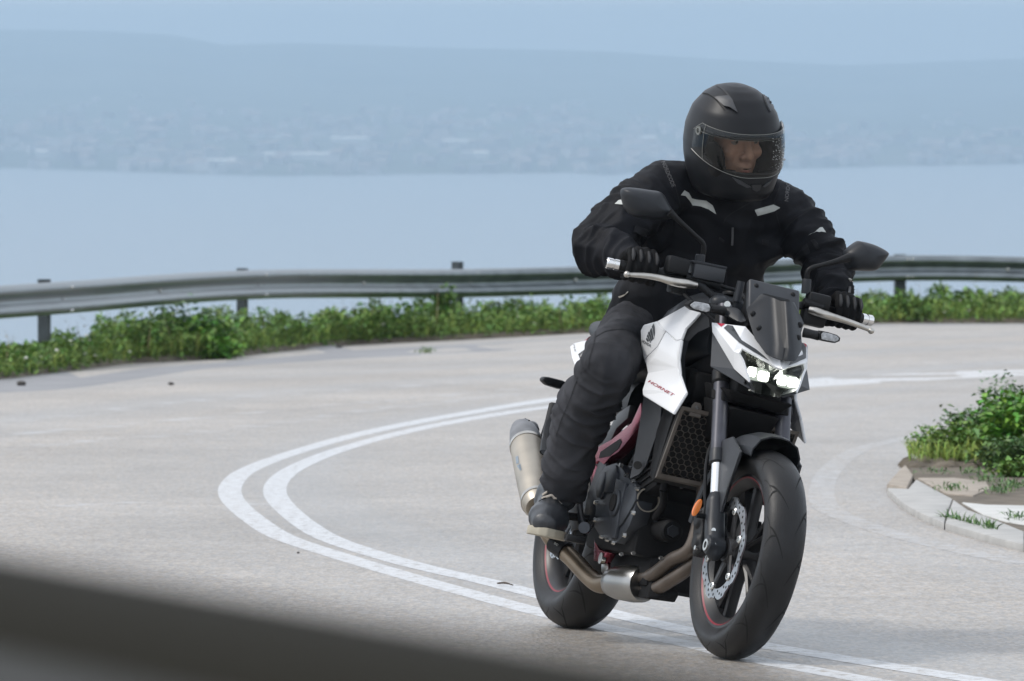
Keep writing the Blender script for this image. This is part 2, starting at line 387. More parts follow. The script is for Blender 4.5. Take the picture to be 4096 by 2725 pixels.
def asphalt(name, base, worn=None):
    m = bpy.data.materials.new(name); m.use_nodes = True; t = m.node_tree; b = t.nodes['Principled BSDF']; MATS[name] = m
    L = t.links.new; co = t.nodes.new('ShaderNodeTexCoord')
    def nz(s, d=4, rough=.55):
        n = t.nodes.new('ShaderNodeTexNoise'); n.inputs['Scale'].default_value = s; n.inputs['Detail'].default_value = d; n.inputs['Roughness'].default_value = rough
        L(co.outputs['Object'], n.inputs['Vector']); return n.outputs['Fac']
    def rng_(v, a, c, lo=.3, hi=.7):
        q = t.nodes.new('ShaderNodeMapRange'); q.inputs['From Min'].default_value = lo; q.inputs['From Max'].default_value = hi
        q.inputs['To Min'].default_value = a; q.inputs['To Max'].default_value = c; L(v, q.inputs['Value']); return q.outputs['Result']
    def mul(a, c):
        q = t.nodes.new('ShaderNodeMath'); q.operation = 'MULTIPLY'; L(a, q.inputs[0]); L(c, q.inputs[1]); return q.outputs[0]
    mp = t.nodes.new('ShaderNodeMapping'); mp.inputs['Scale'].default_value = (1, .3, 1); L(co.outputs['Object'], mp.inputs['Vector'])
    vor = t.nodes.new('ShaderNodeTexVoronoi'); vor.inputs['Scale'].default_value = 80; L(mp.outputs[0], vor.inputs['Vector'])
    n3 = t.nodes.new('ShaderNodeTexNoise'); n3.inputs['Scale'].default_value = 38; n3.inputs['Detail'].default_value = 5; n3.inputs['Roughness'].default_value = .8; L(mp.outputs[0], n3.inputs['Vector'])
    sep = t.nodes.new('ShaderNodeSeparateColor'); L(vor.outputs['Color'], sep.inputs[0])
    k = mul(mul(rng_(nz(.35), .86, 1.12), rng_(nz(3.0, 5), .92, 1.08)), mul(rng_(sep.outputs[0], .80, 1.19, 0, 1), rng_(n3.outputs['Fac'], .84, 1.15)))
    vm_ = t.nodes.new('ShaderNodeVectorMath'); vm_.operation = 'DISTANCE'; vm_.inputs[1].default_value = (48, 31.8, 0); L(co.outputs['Object'], vm_.inputs[0])
    cx_ = t.nodes.new('ShaderNodeCombineXYZ'); L(vm_.outputs['Value'], cx_.inputs[0]); L(nz(.12, 2), cx_.inputs[1])
    band = t.nodes.new('ShaderNodeTexNoise'); band.inputs['Scale'].default_value = .9; band.inputs['Detail'].default_value = 3; L(cx_.outputs[0], band.inputs['Vector'])
    k = mul(k, rng_(band.outputs['Fac'], .88, 1.12))
    hv = t.nodes.new('ShaderNodeVectorMath'); hv.operation = 'SCALE'; hv.inputs[0].default_value = base; L(k, hv.inputs['Scale'])
    tint = t.nodes.new('ShaderNodeMix'); tint.data_type = 'RGBA'; tint.blend_type = 'MULTIPLY'; tint.inputs[0].default_value = 1
    rp = t.nodes.new('ShaderNodeValToRGB'); rp.color_ramp.elements[0].color = (1.07, 1.0, .90, 1); rp.color_ramp.elements[1].color = (.98, 1.0, 1.02, 1)
    L(sep.outputs[1], rp.inputs['Fac']); L(hv.outputs[0], tint.inputs[6]); L(rp.outputs['Color'], tint.inputs[7])
    src = tint.outputs[2]
    if worn:
        pm = t.nodes.new('ShaderNodeMix'); pm.data_type = 'RGBA'; L(rng_(nz(worn[1], 6, .7), 0, 1, worn[2], worn[2] + .14), pm.inputs[0])
        L(src, pm.inputs[6]); pm.inputs[7].default_value = (*worn[0], 1); src = pm.outputs[2]
    L(src, b.inputs['Base Color'])
    L(rng_(band.outputs['Fac'], .36, .64), b.inputs['Roughness']); b.inputs['Specular IOR Level'].default_value = .45
    bp = t.nodes.new('ShaderNodeBump'); bp.inputs['Strength'].default_value = .55; bp.inputs['Distance'].default_value = .003
    L(vor.outputs['Distance'], bp.inputs['Height']); L(bp.outputs['Normal'], b.inputs['Normal'])
asphalt('asphalt', (.304, .288, .272))
asphalt('line_fresh', (.304, .288, .272), ((.52, .53, .54), 22, .37))
asphalt('line_old', (.304, .288, .272), ((.40, .40, .40), 3, .50))
asphalt('line_worn', (.304, .288, .272), ((.375, .37, .365), 10, .45))

# ------------------------------------------------------------------ road, shoulder, verge and hillside
ROADS = ROAD
EDGE = [(-3600, 1960), (-1900, 1740), (-900, 1640), (-300, 1596), (0, 1571), (297, 1553), (653, 1500), (891, 1470), (1400, 1435), (1606, 1425), (2270, 1385), (2900, 1335), (3455, 1305), (4096, 1298), (4700, 1300)]
BASE = [(-3600, 1900), (-1900, 1682), (-900, 1590), (-300, 1540), (0, 1524), (178, 1503), (535, 1452), (891, 1440), (1100, 1405), (1400, 1375), (1759, 1362), (2270, 1334), (2900, 1308), (3455, 1293), (4096, 1292), (4700, 1294)]
def interp(tab, x): return float(np.interp(x, [a for a, b in tab], [b for a, b in tab]))
edge3 = [gp(*p) for p in EDGE]; base3 = [gp(*p) for p in BASE]
RAILPX = [(px, gp(px, interp(BASE, px)).y + 2.4) for px in (-3300, -2330, -1450, -560, 245, 1028, 1878, 2740, 3612, 4450, 5300)]
def rdepth(px): return float(np.interp(px, [a for a, b in RAILPX], [b for a, b in RAILPX]))
def gheight(px): q = gp(px, interp(BASE, px)); return q.z
back3 = []
for px, py in BASE:
    d = rdepth(px) + 1.2; q = pd(px, 900, d); back3.append(Vector((q.x, q.y, gheight(px))))
def strip(bm, A, B, n=1):
    ra = None
    for a, b in zip(A, B):
        rb = [bm.verts.new(a.lerp(b, k / n)) for k in range(n + 1)]
        if ra:
            for k in range(n): bm.faces.new((ra[k], ra[k + 1], rb[k + 1], rb[k]))
        ra = rb
# asphalt sheet: runs from behind the photographer to under the verge
bm = bmesh.new(); rows = []
far = [b.lerp(k, .3) for b, k in zip(base3, back3)]
far = [Vector((-60, 20, 0)), Vector((-22, 26, 0))] + far + [Vector((22, 84, .1)), Vector((60, 90, 0))]
near = [Vector((-60, -14, 0)), Vector((-30, -14, 0))] + [Vector((-16 + 32 * i / (len(base3) - 1), -14, 0)) for i in range(len(base3))] + [Vector((30, -14, 0)), Vector((60, -14, 0))]
for a, b in zip(near, far):
    r = []
    for k in range(61):
        q = a.lerp(b, k / 60); q.z = hz(q.x, q.y) - (.05 if k == 60 else 0); r.append(bm.verts.new(q))
    rows.append(r)
for a, b in zip(rows, rows[1:]):
    for k in range(60): bm.faces.new((a[k], a[k + 1], b[k + 1], b[k]))
road = tag(fin(bm, 'road', 'asphalt', M=ROADS, sharp=180), 'pale bleached asphalt road sweeping round the hairpin bend', kind='structure')
RBV = bvh_of([road])
def zr(x, y):
    h = RBV.ray_cast(V(x, y, 5), V(0, 0, -1)); return h[0].z if h[0] else hz(x, y)
bm = bmesh.new(); lift = lambda L, z: [Vector((p.x, p.y, p.z + z)) for p in L]
sa = catmull(edge3, 4); sb2 = catmull([b.lerp(k, .12) for b, k in zip(base3, back3)], 4)
snap = lambda L, z: [V(p.x, p.y, zr(p.x, p.y) + z) for p in L]
sm = [a.lerp(b, .5) for a, b in zip(sa, sb2)]; strip(bm, snap(sa, .0005), snap(sm, .0006), 1); strip(bm, snap(sm, .0006), snap(sb2, .0015), 1)
tag(fin(bm, 'shoulder', 'shoulder', M=ROADS), 'grey worn shoulder strip between asphalt and weeds', kind='structure')
bm = bmesh.new()
b0 = [p.lerp(k, .10) for p, k in zip(base3, back3)]
mid = [p.lerp(k, .5) + V(0, 0, .06) for p, k in zip(base3, back3)]
drop1 = [k + V(0, 3, -1.2) for k in back3]; drop2 = [V(k.x * 2.5, k.y + 40, -22) for k in back3]
drop3 = [V(k.x * 30, k.y + 300, -150) for k in back3]; drop4 = [V(k.x * 60, k.y + 600, -260) for k in back3]
bm2 = bmesh.new()
strip(bm, [p + V(0, 0, -.03) for p in b0], lift([p.lerp(k, .16) for p, k in zip(base3, back3)], .035), 1)
strip(bm, lift([p.lerp(k, .16) for p, k in zip(base3, back3)], .035), mid, 1); strip(bm, mid, back3, 1)
tag(fin(bm, 'verge_ground', 'soil', M=ROADS), 'strip of earth under the roadside weeds', kind='structure')
strip(bm2, [k + V(0, 0, -.02) for k in back3], drop1, 2); strip(bm2, drop1, drop2, 4); strip(bm2, drop2, drop3, 4); strip(bm2, drop3, drop4, 2)
tag(fin(bm2, 'hillside_terrain', 'hillside', M=ROADS), 'steep hillside falling away behind the guardrail', kind='structure')

def line(name, pts, wid, m, label, z=.0006, n=8):
    P = catmull([gp(*p) for p in pts], n); bm = bmesh.new(); pr = None
    for i, p in enumerate(P):
        t = (P[min(i + 1, len(P) - 1)] - P[max(i - 1, 0)]); t.z = 0; t.normalize(); s = Vector((-t.y, t.x, 0))
        w = wid if not isinstance(wid, (list, tuple)) else float(np.interp(i / (len(P) - 1), np.linspace(0, 1, len(wid)), wid))
        q = []
        for k in (-.5, .5):
            v = p + s * w * k; v.z = zr(v.x, v.y) + z; q.append(bm.verts.new(v))
        if pr: bm.faces.new((pr[0], pr[1], q[1], q[0]))
        pr = q
    return tag(fin(bm, name, m, M=ROADS), label, kind='structure')
OUT = [(c11(2150, 130)), c11(1600, 215), c11(1200, 290), c11(900, 360), c11(600, 450), c11(400, 530), c11(318, 600), c11(306, 660), c11(345, 722), c11(450, 810), c11(600, 900), c11(900, 1000), c11(1300, 1120), c11(1700, 1230), c11(2000, 1310), (2394, 2505), (2622, 2551), (2808, 2588), (2987, 2634), (3200, 2672), (3500, 2726), (4100, 2830), (5600, 3080), (8000, 3480)]
OUT = [(5200, 1478), (4600, 1480), (4016, 1486), (3608, 1503), (3251, 1524), (2700, 1558)] + OUT
INN = [c11(1880, 205), c11(1500, 270), c11(1200, 335), c11(900, 420), c11(700, 500), c11(590, 570), c11(553, 640), c11(590, 715), c11(720, 828), c11(900, 925), c11(1300, 1048), c11(1700, 1140), c11(2000, 1215), (2456, 2456), (2788, 2532), (3069, 2585), (3294, 2622), (3600, 2672), (4096, 2752), (4500, 2820), (6200, 3100), (8800, 3520)]
INN = [(5200, 1490), (4600, 1494), (4016, 1500), (3608, 1518), (3251, 1541), (2700, 1579), (2300, 1618)] + INN
line('road_line', OUT, [.60, .60, .16, .11, .11, .11, .105, .105, .105, .105], 'line_fresh', 'outer of the two white centre lines curving round the bend')
line('road_line', INN, [.60, .60, .16, .11, .11, .11, .11, .11, .11, .11], 'line_fresh', 'inner of the two white centre lines curving under the motorcycle', z=.0008)
line('road_line', [(-600, 1740), (0, 1690), (416, 1648), (653, 1615), (1000, 1587), (1400, 1560), (1900, 1528), (2400, 1504), (3251, 1471), (3659, 1457), (4200, 1446)], [.24, .26, .26, .3, .4, .5], 'line_old', 'faded white edge line along the outer lane')
line('road_line', [c12(1130, 560), c12(1040, 590), c12(800, 640), c12(600, 690), c12(460, 770), c12(380, 850), c12(335, 930), c12(325, 1020), c12(350, 1085), c12(430, 1140), c12(600, 1210), c12(850, 1290), c12(1050, 1340), c12(1400, 1420), c12(1735, 1490)], .12, 'line_worn', 'patchy worn white edge line round the inner kerb')
for i, q in enumerate([[(-500, 1840), (300, 1770), (900, 1718), (1500, 1640), (2100, 1570)], [(-500, 1780), (500, 1700), (1300, 1625), (2200, 1545)], [(1200, 2020), (600, 2010), (100, 2030), (-400, 2080)]]):
    line('road_streak', q, .22, 'line_old', ['faint pale tyre streak across the far lane', 'faint pale wet streak beside the faded edge line', 'faint pale streak left of the centre line apex'][i], z=.0004)

# ------------------------------------------------------------------ sea, far shore, hills, town
def wray(px, py):
    o, d = ray(px, py); return ROAD @ o, ROAD.to_3x3() @ d
SEA = -200.0
bm = bmesh.new(); poly(bm, [(-16000, 250, SEA), (16000, 250, SEA), (16000, 19000, SEA), (-16000, 19000, SEA)], [(0, 1, 2, 3)])
so = tag(fin(bm, 'sea', 'sea'), 'calm hazy blue bay below the road', kind='structure')
t = MATS['sea'].node_tree; n = t.nodes.new('ShaderNodeTexNoise'); n.inputs['Scale'].default_value = .05; n.inputs['Detail'].default_value = 5
co = t.nodes.new('ShaderNodeTexCoord'); t.links.new(co.outputs['Object'], n.inputs['Vector']); bp = t.nodes.new('ShaderNodeBump'); bp.inputs['Strength'].default_value = .35; bp.inputs['Distance'].default_value = 1.5
t.links.new(n.outputs['Fac'], bp.inputs['Height']); t.links.new(bp.outputs['Normal'], t.nodes['Principled BSDF'].inputs['Normal'])
SHORE = [(-2500, 660), (0, 672), (600, 690), (1100, 705), (1700, 697), (2280, 692), (2420, 700), (2520, 690), (3250, 672), (4096, 655), (6500, 640)]
RIDGE = [(-2500, 140), (0, 118), (400, 124), (700, 142), (900, 182), (1150, 172), (1700, 190), (2400, 205), (2900, 240), (3400, 262), (4096, 235), (6500, 200)]
def shore_pt(px, py):
    o, d = wray(px, py); return o + d * ((SEA - o.z) / d.z)
bm = bmesh.new(); rows = []; NU, NV = 130, 44
def hill_pt(px, v):
    s = shore_pt(px, interp(SHORE, px)); D0 = s.y; D = D0 + 6800 * v ** 1.25
    y0, y1 = interp(SHORE, px), interp(RIDGE, px)
    e = v ** .85; py = y0 + (y1 - y0) * e
    py += (noise.noise((px * .004, v * 5, 3)) * 14 + noise.noise((px * .012, v * 12, 8)) * 6) * min(1, v * 5) * (0 if v > .985 else 1)
    o, d = wray(px, py); return o + d * (D / d.y)
for i in range(NU + 1):
    px = -2500 + 9000 * i / NU; rows.append([bm.verts.new(hill_pt(px, k / NV)) for k in range(NV + 1)])
    b = rows[-1][-1].co; rows[-1].append(bm.verts.new((b.x * 1.05, b.y + 900, SEA - .5)))
    a = rows[-1][0].co; rows[-1].insert(0, bm.verts.new((a.x, a.y - 5, SEA - .8)))
for a, b in zip(rows, rows[1:]):
    for k in range(len(a) - 1): bm.faces.new((a[k], a[k + 1], b[k + 1], b[k]))
m = mat('far_land', (.06, .075, .06), .95, col2=(.13, .14, .11), vscale=.0035, detail=8)
tag(fin(bm, 'far_hills', m), 'low hazy hills and coastal plain across the bay', kind='structure')
def block(bm, c, w, dp, h, ang, roof=0):
    M = Matrix.Rotation(ang, 3, 'Z'); b = box(bm, c + V(0, 0, h / 2 - 2), (w, dp, h + 4), M)
bm = bmesh.new(); bmr = bmesh.new()
def density(px, v):
    g = lambda a, b, s, t: math.exp(-((px - a) / s) ** 2 - ((v - b) / t) ** 2)
    return .35 * math.exp(-(v / .22) ** 2) + g(1900, .34, 420, .10) + .8 * g(3000, .12, 900, .12) + .6 * g(900, .25, 600, .12) + .5 * g(200, .2, 300, .1)
cnt = 0
while cnt < 1300:
    px = random.uniform(-600, 4700); v = random.random() ** 1.3 * .55 + .006
    if random.random() > density(px, v) or noise.noise((px * .006, v * 14, 1)) < -.12: continue
    c = hill_pt(px, v); w = random.uniform(9, 24); h = random.uniform(5, 13); a = random.uniform(-.5, .5); dp = random.uniform(9, 16)
    block(bm, c, w, dp, h, a)
    if random.random() < .6:
        Mx = Matrix.Rotation(a, 3, 'Z'); z = h; p = [Mx @ V(sx * w * .53, sy * dp * .53, z) + c for sx in (-1, 1) for sy in (-1, 1)]
        rdg = [Mx @ V(sx * w * .5, 0, z + dp * .22) + c for sx in (-1, 1)]
        poly(bmr, [p[0], p[1], p[2], p[3], rdg[0], rdg[1]], [(0, 2, 5, 4), (1, 4, 5, 3), (0, 4, 1), (2, 3, 5), (0, 1, 3, 2)])
    cnt += 1
dt = tag(fin(bm, 'distant_town', 'town_wall', shade=False), 'scatter of tiny pale houses along the far shore', 'town', kind='stuff')
tag(fin(bmr, 'distant_town_roofs', 'town_roof', shade=False, parent=dt), kind='stuff')
for i, (px, py, w, lab) in enumerate([(1400, 570, 60, 'long white shed on the far shore, above mid bay'), (1795, 582, 82, 'longest white shed on the far shore, right of the other sheds'), (1190, 640, 95, 'pale wide shed low on the far shore near the water'), (185, 627, 30, 'small white shed at the far left of the town'), (625, 497, 26, 'small white hillside building above the town'), (1900, 634, 40, 'white shed just above the water left of the rider'), (2560, 568, 50, 'white shed on the far shore beside the rider elbow'), (860, 664, 60, 'low pale quay building at the waterline')]):
    v = ((interp(SHORE, px) - py) / (interp(SHORE, px) - interp(RIDGE, px))) ** (1 / .85); c = hill_pt(px, max(v, .004))
    e = tag(empty('warehouse', M=Matrix.Translation(c)), lab, 'warehouse', 'large white sheds across the bay')
    b1 = bmesh.new(); box(b1, (0, 0, 3), (w, 24, 10)); fin(b1, 'wall', 'shed_white', e, shade=False)
    b1 = bmesh.new(); poly(b1, [(-w / 2 - 1, -13, 8.05), (w / 2 + 1, -13, 8.05), (w / 2 + 1, 13, 8.05), (-w / 2 - 1, 13, 8.05), (-w / 2, 0, 11), (w / 2, 0, 11)], [(0, 1, 5, 4), (2, 3, 4, 5), (0, 4, 3), (1, 2, 5), (0, 3, 2, 1)])
    fin(b1, 'roof', 'shed_white', e, shade=False)

# ------------------------------------------------------------------ haze over the bay
bm = bmesh.new(); box(bm, (0, 9000, (SEA - 3 + 75) / 2), (34000, 21000, 75 - SEA + 3))
hm = bpy.data.materials.new('haze'); hm.use_nodes = True; t = hm.node_tree; t.nodes.clear()
pv = t.nodes.new('ShaderNodeVolumePrincipled'); pv.inputs['Color'].default_value = (.455, .60, .735, 1); pv.inputs['Density'].default_value = 1.6e-4; pv.inputs['Anisotropy'].default_value = .15
ou = t.nodes.new('ShaderNodeOutputMaterial'); t.links.new(pv.outputs[0], ou.inputs['Volume'])
hb = fin(bm, 'haze', hm); tag(hb, 'thin blue sea haze filling the air over the bay', kind='stuff')

# ------------------------------------------------------------------ guardrail
rail = tag(empty('guardrail', M=ROADS @ Matrix.Translation(pd(975, 1300, 60.5))), 'galvanised steel crash barrier along the outside of the bend', 'guardrail')
RO = pd(975, 1300, 60.5)
RT = [(-3300, 1400), (-2330, 1312), (-1450, 1240), (-620, 1180), (180, 1127), (975, 1080), (1825, 1076), (2700, 1055), (3600, 1022), (4450, 1040), (5300, 1075)]
RH = [(-3300, 185), (-1450, 150), (180, 131), (975, 117), (1825, 115), (3600, 102), (5300, 98)]
ZT = {i: EYE - (py - YH) * RAILPX[i][1] / FPX for i, (px, py) in enumerate(RT)}; ZH = {i: interp(RH, px) * RAILPX[i][1] / FPX / .31 for i, (px, d) in enumerate(RAILPX)}
rp = []
for i, (px, d) in enumerate(RAILPX):
    q = pd(px, 900, d); rp.append(Vector((q.x, q.y, ZT[i])) - RO * 1.0)
    rp[-1].z = ZT[i] - RO.z
prof = [(0, 0), (-.035, -.006), (-.072, -.03), (-.083, -.062), (-.07, -.095), (-.012, -.125), (-.004, -.155), (-.012, -.185), (-.07, -.215), (-.083, -.248), (-.072, -.28), (-.035, -.304), (0, -.31)]
fine = catmull(rp, 10); hsc = lerpn([ZH[i] for i in range(len(rp))], 10)
for s in range(len(rp) - 1):
    bm = bmesh.new(); seg = fine[s * 10: s * 10 + 11]; e0 = (seg[-1] - seg[-2]).normalized(); seg = seg + [seg[-1] + e0 * .16]; pr = None
    for i, p in enumerate(seg):
        t_ = (seg[min(i + 1, len(seg) - 1)] - seg[max(i - 1, 0)]); t_.z = 0; t_.normalize(); nn = Vector((t_.y, -t_.x, 0))
        if nn.y > 0: nn = -nn
        off = .004 if i > 9 else 0.0
        k_ = hsc[min(s * 10 + i, len(hsc) - 1)]
        r1 = [bm.verts.new(p + nn * (-a * k_ + off) + V(0, 0, z * k_)) for a, z in prof] + [bm.verts.new(p + nn * (-a * k_ + off - .004) + V(0, 0, z * k_)) for a, z in prof[::-1]]
        if pr:
            m_ = len(r1)
            for k in range(m_): bm.faces.new((pr[k], pr[(k + 1) % m_], r1[(k + 1) % m_], r1[k]))
        else: bm.faces.new(r1[::-1])
        pr = r1
    bm.faces.new(pr); fin(bm, 'rail_beam', 'galv', rail, sharp=60)
for i, p in enumerate(rp):
    t_ = (rp[min(i + 1, len(rp) - 1)] - rp[max(i - 1, 0)]); t_.z = 0; t_.normalize(); nn = Vector((t_.y, -t_.x, 0)); nn = -nn if nn.y > 0 else nn
    M3 = Matrix((t_, -nn, V(0, 0, 1))).transposed()
    top = {4: .022, 5: .016, 6: .085}.get(i, .012)
    bm = bmesh.new(); w = .125 if i == 6 else .13
    zb = -RO.z - .15 + gheight(RAILPX[i][0])
    h = p.z + top - zb
    c = p - nn * .16; c.z = zb + h / 2
    for dx in (-w / 2 + .004, w / 2 - .004): box(bm, c + M3 @ V(dx, 0, 0), (.008, .09, h), M3)
    box(bm, c + M3 @ V(0, -.041, 0), (w - .016, .008, h), M3)
    fin(bm, 'post', 'post_steel', rail)
    bm = bmesh.new(); c = p - nn * .09; c.z = p.z - .155; box(bm, c, (.10, .145, .2), M3); fin(bm, 'spacer', 'post_steel', rail, bev=.004)
    for tt, zz in ((0, -.155), (.10, -.05), (.10, -.262), (.04, -.05), (.04, -.262)):
        bm = bmesh.new(); ball(bm, p + t_ * tt + nn * (.014 if zz == -.155 else .08) + V(0, 0, zz), .014, u=8, v=6); fin(bm, 'bolt', 'bolt_steel', rail)
for px in (625, 1465, 2335, 4035, -160):
    k = (px + 1450) / 6750; f_ = [q for q in fine]; best = min(f_, key=lambda q: abs((q.x + RO.x) / (q.y + RO.y) - (px - CX) / FPX))
    bm = bmesh.new(); ball(bm, best + V(0, -.022, -.155), .022, u=10, v=8); fin(bm, 'reflector_stud', 'shed_white', rail)

# ------------------------------------------------------------------ vegetation
def leaf(bm, p, ln, wd, az, el, bend=.3):
    d = V(math.cos(az) * math.cos(el), math.sin(az) * math.cos(el), math.sin(el)); s = V(-math.sin(az), math.cos(az), random.uniform(-.5, .5)).normalized(); n = d.cross(s)
    m_ = p + d * ln * .5 + n * bend * ln * .2; e = p + d * ln - V(0, 0, bend * ln * .5)
    a = [bm.verts.new(q) for q in (p, m_ + s * wd / 2, e, m_ - s * wd / 2)]; bm.faces.new((a[0], a[1], a[2], a[3]))
TOP = [(-3600, 1780), (-1900, 1570), (-900, 1480), (-300, 1420), (0, 1399), (150, 1375), (356, 1328), (445, 1290), (580, 1300), (640, 1270), (700, 1235), (760, 1240), (832, 1252), (1010, 1268), (1190, 1282), (1300, 1252), (1400, 1238), (1500, 1226), (1700, 1215), (1770, 1196), (1861, 1236), (2065, 1216), (2170, 1225), (2270, 1247), (2345, 1216), (2900, 1200), (3435, 1192), (3600, 1195), (3710, 1188), (3914, 1168), (4096, 1196), (4700, 1200)]
bl, bg_, bd, bf = bmesh.new(), bmesh.new(), bmesh.new(), bmesh.new()
def verge_spot(px=None):
    px = (random.uniform(-700, 4600) if random.random() < .87 else random.uniform(-3300, -700)) if px is None else px
    a = gp(px, interp(BASE, px)); d = rdepth(px) + .9; q = pd(px, 900, d); b = V(q.x, q.y, gheight(px)); w = random.random() ** .8
    p = a.lerp(b, .06 + .94 * w); p.z = a.z + (b.z - a.z) * w
    zt = EYE - (interp(TOP, px) - 26 - YH) * p.y / FPX
    return px, p, max(.06, min(.62, zt - p.z)), w
for i in range(52000):
    px, p, h, w = verge_spot(); nn = .7 + .7 * max(-.4, noise.noise((px * .011, w * 2, 5)))
    edge = min(1, (w + .05) * 6); z = random.random() ** .8 * h * nn * (.35 + .65 * edge)
    leaf(bl, p + V(0, 0, z), random.uniform(.04, .115), random.uniform(.022, .05), random.uniform(0, 6.28), random.uniform(-.3, 1.1))
for i in range(12000):
    px, p, h, w = verge_spot(); az = random.uniform(0, 6.28); ln = h * random.uniform(.4, .95); leaf(bg_, p, ln, random.uniform(.008, .018), az, random.uniform(.9, 1.5), .5)
for i in range(110):
    px, p, h, w = verge_spot(); ln = min(.6, h * random.uniform(.9, 1.35)); leaf(bd, p, ln, .012, random.uniform(0, 6.28), random.uniform(1.2, 1.55), .1)
    for k in range(4): leaf(bd, p + V(0, 0, ln * random.uniform(.7, 1)), .035, .02, random.uniform(0, 6.28), .3)
for (a, b, n_) in ((215, 430, 22), (470, 520, 5), (960, 990, 5), (2060, 2080, 4), (-200, 200, 10), (1500, 2300, 12), (3300, 4200, 10)):
    for i in range(n_):
        px, p, h, w = verge_spot(random.uniform(a, b)); ball(bf, p + V(0, -.02, h * random.uniform(.25, .8)), random.uniform(.014, .026), (1, 1, .6), 6, 4)
tag(fin(bl, 'roadside_weeds', 'leaf_mid', M=ROADS, shade=False), 'low green leafy weeds growing below the guardrail', 'weeds', kind='stuff')
tag(fin(bg_, 'roadside_grass', 'grass_blade', M=ROADS, shade=False), 'yellowish grass blades among the roadside weeds', 'grass', kind='stuff')
tag(fin(bd, 'dry_stalks', 'dry_stalk', M=ROADS, shade=False), 'thin dry seed stalks rising among the weeds', 'grass', kind='stuff')
tag(fin(bf, 'daisy_heads', 'petal', M=ROADS), 'small white flower heads dotted in the weeds', 'flowers', kind='stuff')
def bush(name, base, rx, ry, h, nleaf, ll, m, label, cat='bush', stems=7, lean=(0, 0), group=None):
    e = tag(empty(name, M=ROADS @ Matrix.Translation(base)), label, cat, group); bs, bl_ = bmesh.new(), bmesh.new()
    tips = []
    for i in range(stems):
        a = random.uniform(0, 6.28); r = random.random() ** .5
        top = V(rx * r * math.cos(a) + lean[0], ry * r * math.sin(a) + lean[1], h * random.uniform(.55, 1.0) * (1 - .35 * r))
        mid_ = top * .5 + V(random.uniform(-.05, .05), random.uniform(-.05, .05), .05 * h); P = catmull([V(top.x * .15, top.y * .15, -.03), mid_, top], 4)
        tube(bs, P, [max(.003, .011 * h) * (1 - .7 * k / (len(P) - 1)) for k in range(len(P))], 5); tips += P[2:]
    for i in range(nleaf):
        c = random.choice(tips); s = .34 * max(rx, .12)
        gl2 = lambda q: max(-1.5 * q, min(1.5 * q, random.gauss(0, q)))
        p = c + V(gl2(s), gl2(s * .8), gl2(h * .09)); p.z = max(.0, min(p.z, h * 1.05))
        leaf(bl_, p, ll * random.uniform(.6, 1.3), ll * random.uniform(.4, .75), random.uniform(0, 6.28), random.uniform(-.5, .9), random.uniform(.1, .7))
    fin(bs, 'stem', 'stem', e); fin(bl_, 'foliage', m, e, shade=False); return e
for (px, dy, r_, h, m, lab) in ((700, .9, .42, .66, 'leaf_pale', 'tallest grey green weed with broad leaves under the guardrail'), (800, .6, .34, .50, 'leaf_bright', 'bright green leafy weed beside the tallest broad leaved one'),
        (880, .25, .22, .26, 'leaf_bright', 'low bright green plant spilling onto the grey shoulder'), (545, .7, .3, .42, 'leaf_mid', 'mid green weed left of the tallest roadside plant'), (1375, .8, .3, .5, 'leaf_mid', 'bushy weed between the middle guardrail posts'),
        (1765, 1.2, .14, .72, 'leaf_mid', 'slim upright weed in front of the post beside the rider'), (1560, .9, .34, .48, 'leaf_bright', 'bright green weed clump left of the slim upright one'), (2060, 1.0, .3, .46, 'leaf_mid', 'green weed clump right of the slim upright one'), (2340, 1.0, .26, .48, 'leaf_mid', 'weed clump just behind the rider hip'), (3920, 1.2, .4, .52, 'leaf_mid', 'weed hump under the far right end of the guardrail'), (3640, .4, .3, .36, 'leaf_mid', 'weed clump by the guardrail post at far right')):
    a = gp(px, interp(BASE, px)); dd = a.normalized(); bush('weed', V(a.x * (1 + dy / a.y), a.y + dy * 1.6, a.z), r_, r_, h, int(900 * r_ + 200), .10 if h > .3 else .08, m, lab, 'weed', group='larger weeds under the guardrail')

# ------------------------------------------------------------------ inner kerb island
def kerb(pts, h, m, label, name='kerb_stone', cat='kerb', grp='broken kerb stones round the inner island', dz=0.0):
    P = [gp(*c12(*p), up=h) for p in pts]; c = sum(P, V(0, 0, 0)) / len(P); c.z = 0
    bm = bmesh.new(); plate(bm, [p - c for p in P], (0, 0, -h - .02 + dz))
    return tag(fin(bm, name, m, M=ROADS @ Matrix.Translation(c), bev=.006), label, cat, grp)
bm = bmesh.new(); P = [gp(*c12(*p), up=.02) for p in [(905, 815), (1200, 700), (1735, 560), (2600, 500), (4600, 1200), (4300, 2150), (2300, 1480), (1735, 1290), (1340, 1150), (1000, 940)]]
plate(bm, P, (0, 0, -.05)); tag(fin(bm, 'island_ground', 'soil', M=ROADS), 'bare earth inside the kerb island', kind='structure')
kerb([(780, 932), (870, 830), (908, 797), (962, 868), (918, 958)], .035, 'concrete_brown', 'brownish kerb stone at the tip of the island')
kerb([(782, 962), (924, 968), (985, 900), (1110, 968), (1236, 1036), (1200, 1130), (1178, 1204), (1000, 1128), (880, 1058)], .03, 'concrete', 'smooth pale grey kerb stone next to the island tip')
kerb([(1242, 1040), (1345, 1112), (1560, 1192), (1735, 1262), (1735, 1352), (1560, 1312), (1186, 1206), (1207, 1130)], .03, 'concrete', 'long grey kerb stone with a weed tuft in front')
kerb([(1740, 1266), (2300, 1450), (3400, 1810), (3400, 1930), (2300, 1560), (1740, 1356)], .03, 'concrete', 'kerb stone running out at the right picture edge')
